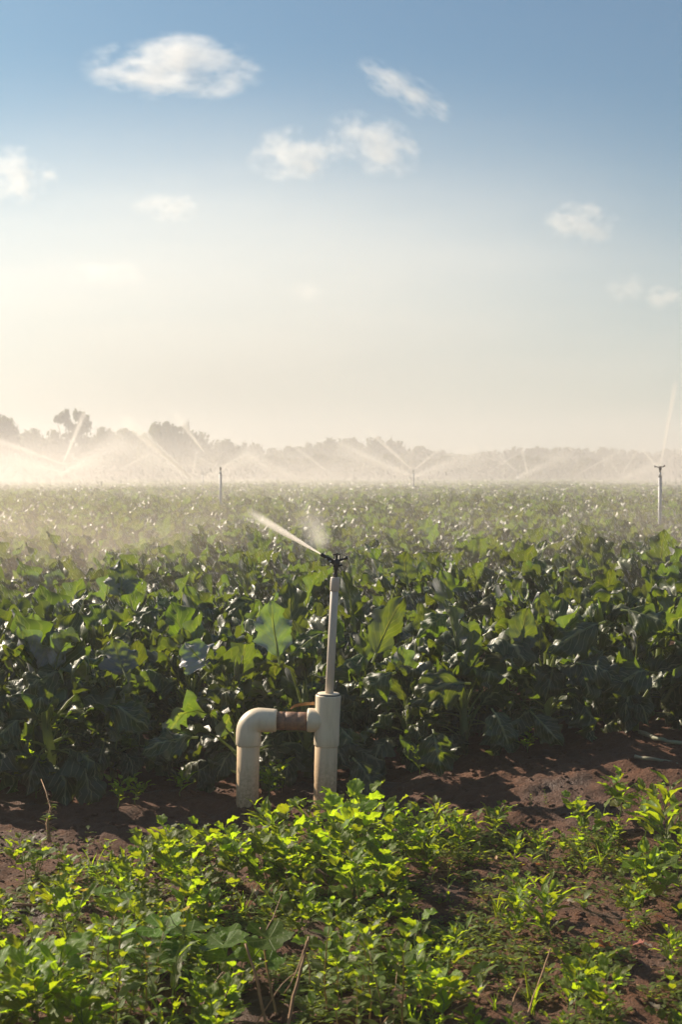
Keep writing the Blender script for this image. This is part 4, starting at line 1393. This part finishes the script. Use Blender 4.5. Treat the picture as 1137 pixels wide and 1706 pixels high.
fj((104, 774), (142, 684), 46, 8, .8, 'steep jet crossing the open-crowned tree')
fj((112, 776), (-10, 732), 44, 9, .7, 'long arching jet spreading to the left edge')
fj((92, 790), (84, 770), 46, 5, .6, 'tiny jet at the faint riser near the left edge')
fj((462, 791), (408, 752), 30, 6, .6, 'jet slanting up left, between the grey riser and the middle')
fj((555, 792), (478, 735), 40, 7, .45, 'faint jet slanting up left in the middle')
fj((688, 783), (612, 715), 46, 7, .9, 'jet slanting up left from the riser right of the middle')
fj((676, 791), (556, 734), 26, 10, .6, 'wide faint jet slanting up left behind the middle riser')
fj((691, 782), (733, 748), 46, 5, .9, 'short jet up right from the riser right of the middle')
fj((862, 786), (812, 742), 38, 5, .7, 'jet slanting up left from the small riser on the right')
fj((812, 788), (874, 749), 40, 4, .5, 'thin jet crossing the one from the small riser on the right')
fj((880, 790), (869, 742), 40, 7, .5, 'steep jet right of the small riser')
fj((968, 788), (1034, 752), 45, 5, .55, 'thin jet slanting up right in the mist on the right')
fj((1036, 792), (1068, 744), 40, 6, .55, 'steep jet left of the riser at the right edge')
fj((1034, 792), (1016, 766), 40, 6, .5, 'short jet left of the steep one on the right')
fj((1101, 778), (1127, 636), 14.4, 9, .8, 'tall faint jet rising from the riser at the right edge', 2.5)
fj((1098, 779), (1068, 746), 14.4, 8, .6, 'short jet to the left from the riser at the right edge', 1.0)
fj((1112, 772), (1140, 745), 40, 5, .5, 'short jet up right at the right edge')

JC = jet_mat('spray_curtain', 4.6, .10, .25, g=.4)
def curtain(a, b, Y, rad_px, label):
    jet(P(a[0], a[1], Y), P(b[0], b[1], Y), rad_px / F * Y, JC, .10, label, 'soft curtains of spray over the far field', name='spray_curtain')
for a_, b_, Y_, r_, lb_ in [((320, 797), (180, 722), 34, 46, 'broad soft fan of falling spray below the brightest jet on the left'),
                            ((105, 790), (-30, 750), 48, 34, 'soft fan of spray at the left edge'),
                            ((100, 792), (210, 735), 50, 40, 'soft fan of spray between the left edge and the flat-topped tree'),
                            ((345, 795), (440, 752), 44, 34, 'soft fan of spray right of the thick grey riser'),
                            ((690, 795), (560, 745), 46, 36, 'soft fan of spray left of the thin middle riser'),
                            ((690, 795), (800, 752), 50, 32, 'soft fan of spray right of the thin middle riser'),
                            ((860, 797), (960, 752), 52, 30, 'soft fan of spray right of the small faint riser'),
                            ((1040, 797), (1140, 755), 48, 32, 'soft fan of spray at the right edge'),
                            ((500, 797), (400, 758), 52, 30, 'soft fan of spray in the middle of the far field')]:
    curtain(a_, b_, Y_, r_, lb_)

def mist_mat(name, dens_, zlo, zhi, nscale, xbias, thr=(.35, .75), ylo=None, yhi=None, g=.4, col=(1.0, .93, .87)):
    t = NT(name)
    obj = t.n('ShaderNodeTexCoord').outputs['Object']
    s_ = t.n('ShaderNodeSeparateXYZ', {0: obj})
    mp = t.n('ShaderNodeMapping', {'Vector': obj, 'Scale': nscale})
    n_ = t.ramp(t.noise(mp.outputs[0], 1.0, 3, .6), thr[0], thr[1])
    zf = t.math('SUBTRACT', 1.0, t.ramp(s_.outputs[2], zlo, zhi), clamp=True)
    xf = t.ramp(s_.outputs[0], xbias[0], xbias[1])
    xf = t.math('MULTIPLY_ADD', xf, xbias[3] - xbias[2], xbias[2])
    d = t.math('MULTIPLY', t.math('MULTIPLY', n_, t.math('POWER', zf, 1.6)), t.math('MULTIPLY', xf, dens_))
    if ylo:
        d = t.math('MULTIPLY', d, t.math('MULTIPLY', t.ramp(s_.outputs[1], ylo[0], ylo[1]), t.math('SUBTRACT', 1.0, t.ramp(s_.outputs[1], yhi[0], yhi[1]), clamp=True)))
    pv = t.n('ShaderNodeVolumePrincipled', {'Color': col, 'Anisotropy': g, 'Density': d})
    t.set(t.out.inputs['Volume'], pv.outputs[0])
    t.mat.cycles.volume_step_rate = .4
    return t.mat
def vbox(name, lo, hi, mat, label):
    mb = MB()
    c = [(a + b) / 2 for a, b in zip(lo, hi)]
    mb.box(c, [(b - a) / 2 for a, b in zip(lo, hi)])
    o = link(name, mb.mesh(name, [mat], False))
    return tag(o, label, kind='stuff')
vbox('spray_mist', (-34, 24, -.5), (34, 112, 8.0), mist_mat('far_mist', .065, .5, 3.6, (.09, .05, .22), (-14, 10, .9, .6), ylo=(24, 34), yhi=(100, 111)), 'pale drifting spray hanging over the far field in front of the trees')
vbox('near_mist', (-4.6, 5.6, .05), (4.6, 17, 1.7), mist_mat('near_mist', .17, .5, 1.6, (.55, .3, .9), (-1.2, 1.6, 1.0, .6), ylo=(6.4, 9), yhi=(13, 17), col=(1.0, .86, .73)), 'thin brown-white spray drifting over the nearer crop rows')

# falling drops
mb = MB()
dirn = Vector((.42, .1, -.9)).normalized()
for _ in range(45000):
    y = 6.0 + 9 * rnd.random() ** 1.3
    x = (rnd.random() - .5) * .52 * y
    if rnd.random() > .35 + .65 * smooth(.12, -.2, 0) * 1 + .4 * noise.noise(Vector((x * .9, y * .5, 2))):
        continue
    z = rnd.uniform(.15, 1.15) if y < 9 else rnd.uniform(.3, 1.3)
    L_ = rnd.uniform(.008, .016)
    w = rnd.uniform(.0005, .0012)
    c = Vector((x, y, z))
    a = dirn.orthogonal().normalized()
    b = dirn.cross(a)
    d = (dirn + Vector((rnd.uniform(-.1, .1), 0, rnd.uniform(-.1, .1)))).normalized()
    mb.add([c - d * L_, c + a * w + d * L_ * .4, c - a * .5 * w + b * w + d * L_ * .4, c - a * .5 * w - b * w + d * L_ * .4, c + d * L_ * .7], [[0, 1, 2], [0, 2, 3], [0, 3, 1], [4, 2, 1], [4, 3, 2], [4, 1, 3]])
jd = (P(416, 854, 5.1) - noz).normalized()
for _ in range(2600):
    f = .06 + 1.5 * rnd.random()
    sp_ = .010 + .085 * f
    c = noz + jd * f + Vector((rnd.gauss(0, 1), rnd.gauss(0, 1), rnd.gauss(0, 1))) * sp_ * .45 + Vector((0, 0, -.16 * f * f))
    w = rnd.uniform(.0006, .0014)
    mb.add([c + Vector((0, 0, w)), c + Vector((w, 0, 0)), c + Vector((-w * .5, w * .8, 0)), c + Vector((-w * .5, -w * .8, 0)), c - Vector((0, 0, w))], [[0, 1, 2], [0, 2, 3], [0, 3, 1], [4, 2, 1], [4, 3, 2], [4, 1, 3]])
M['drop'] = plain_mat('water_drop', (.75, .74, .72), .15, .8, var=.02, bump=0, tfac=.5, tcol=(.85, .83, .78))
drops = link('water_droplets', mb.mesh('water_droplets', [M['drop']], False))
tag(drops, 'falling water drops over the crop rows', kind='stuff')

# ------------------------------------------------------------------ haze
t = NT('haze')
pv = t.n('ShaderNodeVolumePrincipled', {'Color': (1.0, .97, .94), 'Density': .0039, 'Anisotropy': .15})
t.set(t.out.inputs['Volume'], pv.outputs[0])
mb = MB()
mb.box((0, 90, 4.0), (150, 150, 5.2))
hz = link('haze', mb.mesh('haze', [t.mat], False))
tag(hz, 'warm pale haze filling the air over the field', kind='stuff')

# ------------------------------------------------------------------ clouds
def cloud_mat(name, dens_, seed, sc=1.6, edge=1.0):
    t = NT(name)
    obj = t.n('ShaderNodeTexCoord').outputs['Object']
    mp = t.n('ShaderNodeMapping', {'Vector': obj, 'Location': (seed * 3.3, seed * 1.7, seed), 'Scale': (1.25, 1, 1)})
    n1 = t.noise(mp.outputs[0], sc, 7, .64)
    r = t.n('ShaderNodeVectorMath', operation='LENGTH')
    t.set(r.inputs[0], obj)
    z = t.n('ShaderNodeSeparateXYZ', {0: obj}).outputs[2]
    f = t.math('SUBTRACT', 1.0, r.outputs['Value'])
    d = t.math('ADD', t.math('MULTIPLY', f, 1.0), t.math('MULTIPLY_ADD', n1, 4.4 * edge, -2.2 * edge - .24))
    d = t.math('MULTIPLY', t.math('MINIMUM', t.math('MAXIMUM', d, 0.0), .7), dens_ * .9)
    d = t.math('MULTIPLY', d, t.ramp(f, 0.0, .2))
    pv = t.n('ShaderNodeVolumePrincipled', {'Color': (1, .985, .965), 'Anisotropy': .3, 'Density': d})
    t.set(t.out.inputs['Volume'], pv.outputs[0])
    t.mat.cycles.volume_step_rate = .35
    return t.mat
def cloud(px, py, wpx, hpx, dens_, label, seed, D=2400.0, roll=0.0, sc=1.6):
    me = bpy.data.meshes.new('cloud')
    import bmesh
    bm = bmesh.new()
    bmesh.ops.create_icosphere(bm, subdivisions=3, radius=1.0)
    bm.to_mesh(me)
    bm.free()
    me.materials.append(cloud_mat('cloud_vapour', dens_, seed, sc))
    o = link('cloud', me)
    o.location = P(px, py, D)
    k = D / F
    o.scale = (wpx / 2 * k * 1.38, wpx / 2 * k * .8, hpx / 2 * k * 1.3)
    o.rotation_euler = (0, R(roll), 0)
    return tag(o, label, 'cloud')
cloud(290, 114, 240, 88, .021, 'largest white cloud, flat and wide, at the upper left', 1)
cloud(18, 292, 125, 85, .026, 'bright rounded cloud cut by the left edge', 2)
cloud(490, 258, 130, 80, .022, 'puffy cloud left of the pair in the middle of the sky', 3)
cloud(622, 242, 140, 85, .020, 'cloud right of the pair in the middle of the sky, trailing down right', 4, roll=18)
cloud(678, 152, 150, 48, .016, 'thin slanting wisp of cloud at the upper right of the middle', 5, roll=30)
cloud(968, 372, 110, 65, .022, 'small bright cloud on the right', 6)
cloud(280, 345, 100, 46, .018, 'faint small cloud below the largest one', 7)
cloud(178, 458, 105, 42, .020, 'faint flat cloud low on the left', 8)
cloud(511, 486, 60, 32, .018, 'tiny faint cloud low in the middle', 9)
cloud(1045, 480, 66, 44, .018, 'faint small cloud low on the right', 10)
cloud(1112, 496, 76, 40, .018, 'faint small cloud at the right edge', 11)

# thin veil of vapour low over the horizon, far behind the trees
def veil(px, py, D, half, dens_):
    import bmesh
    t = NT('veil_vapour')
    obj = t.n('ShaderNodeTexCoord').outputs['Object']
    mp = t.n('ShaderNodeMapping', {'Vector': obj, 'Scale': (2.2, 1, 4.5)})
    n1 = t.noise(mp.outputs[0], 1.6, 4, .6)
    r = t.n('ShaderNodeVectorMath', operation='LENGTH')
    t.set(r.inputs[0], obj)
    f = t.math('SUBTRACT', 1.0, r.outputs['Value'], clamp=True)
    d = t.math('MULTIPLY', t.math('MULTIPLY', t.math('POWER', f, 2.1), t.math('MULTIPLY_ADD', n1, 1.2, .4)), dens_)
    pv = t.n('ShaderNodeVolumePrincipled', {'Color': (1, .985, .96), 'Anisotropy': .3, 'Density': d})
    t.set(t.out.inputs['Volume'], pv.outputs[0])
    me = bpy.data.meshes.new('veil_cloud')
    bm = bmesh.new()
    bmesh.ops.create_icosphere(bm, subdivisions=4, radius=1.0)
    bm.to_mesh(me)
    bm.free()
    me.materials.append(t.mat)
    o = link('veil_cloud', me)
    o.location = P(px, py, D)
    o.scale = half
    return tag(o, 'thin whitish veil of cloud spreading low over the horizon', kind='stuff')
veil(330, 640, 4600, (3200, 800, 1150), .0036)
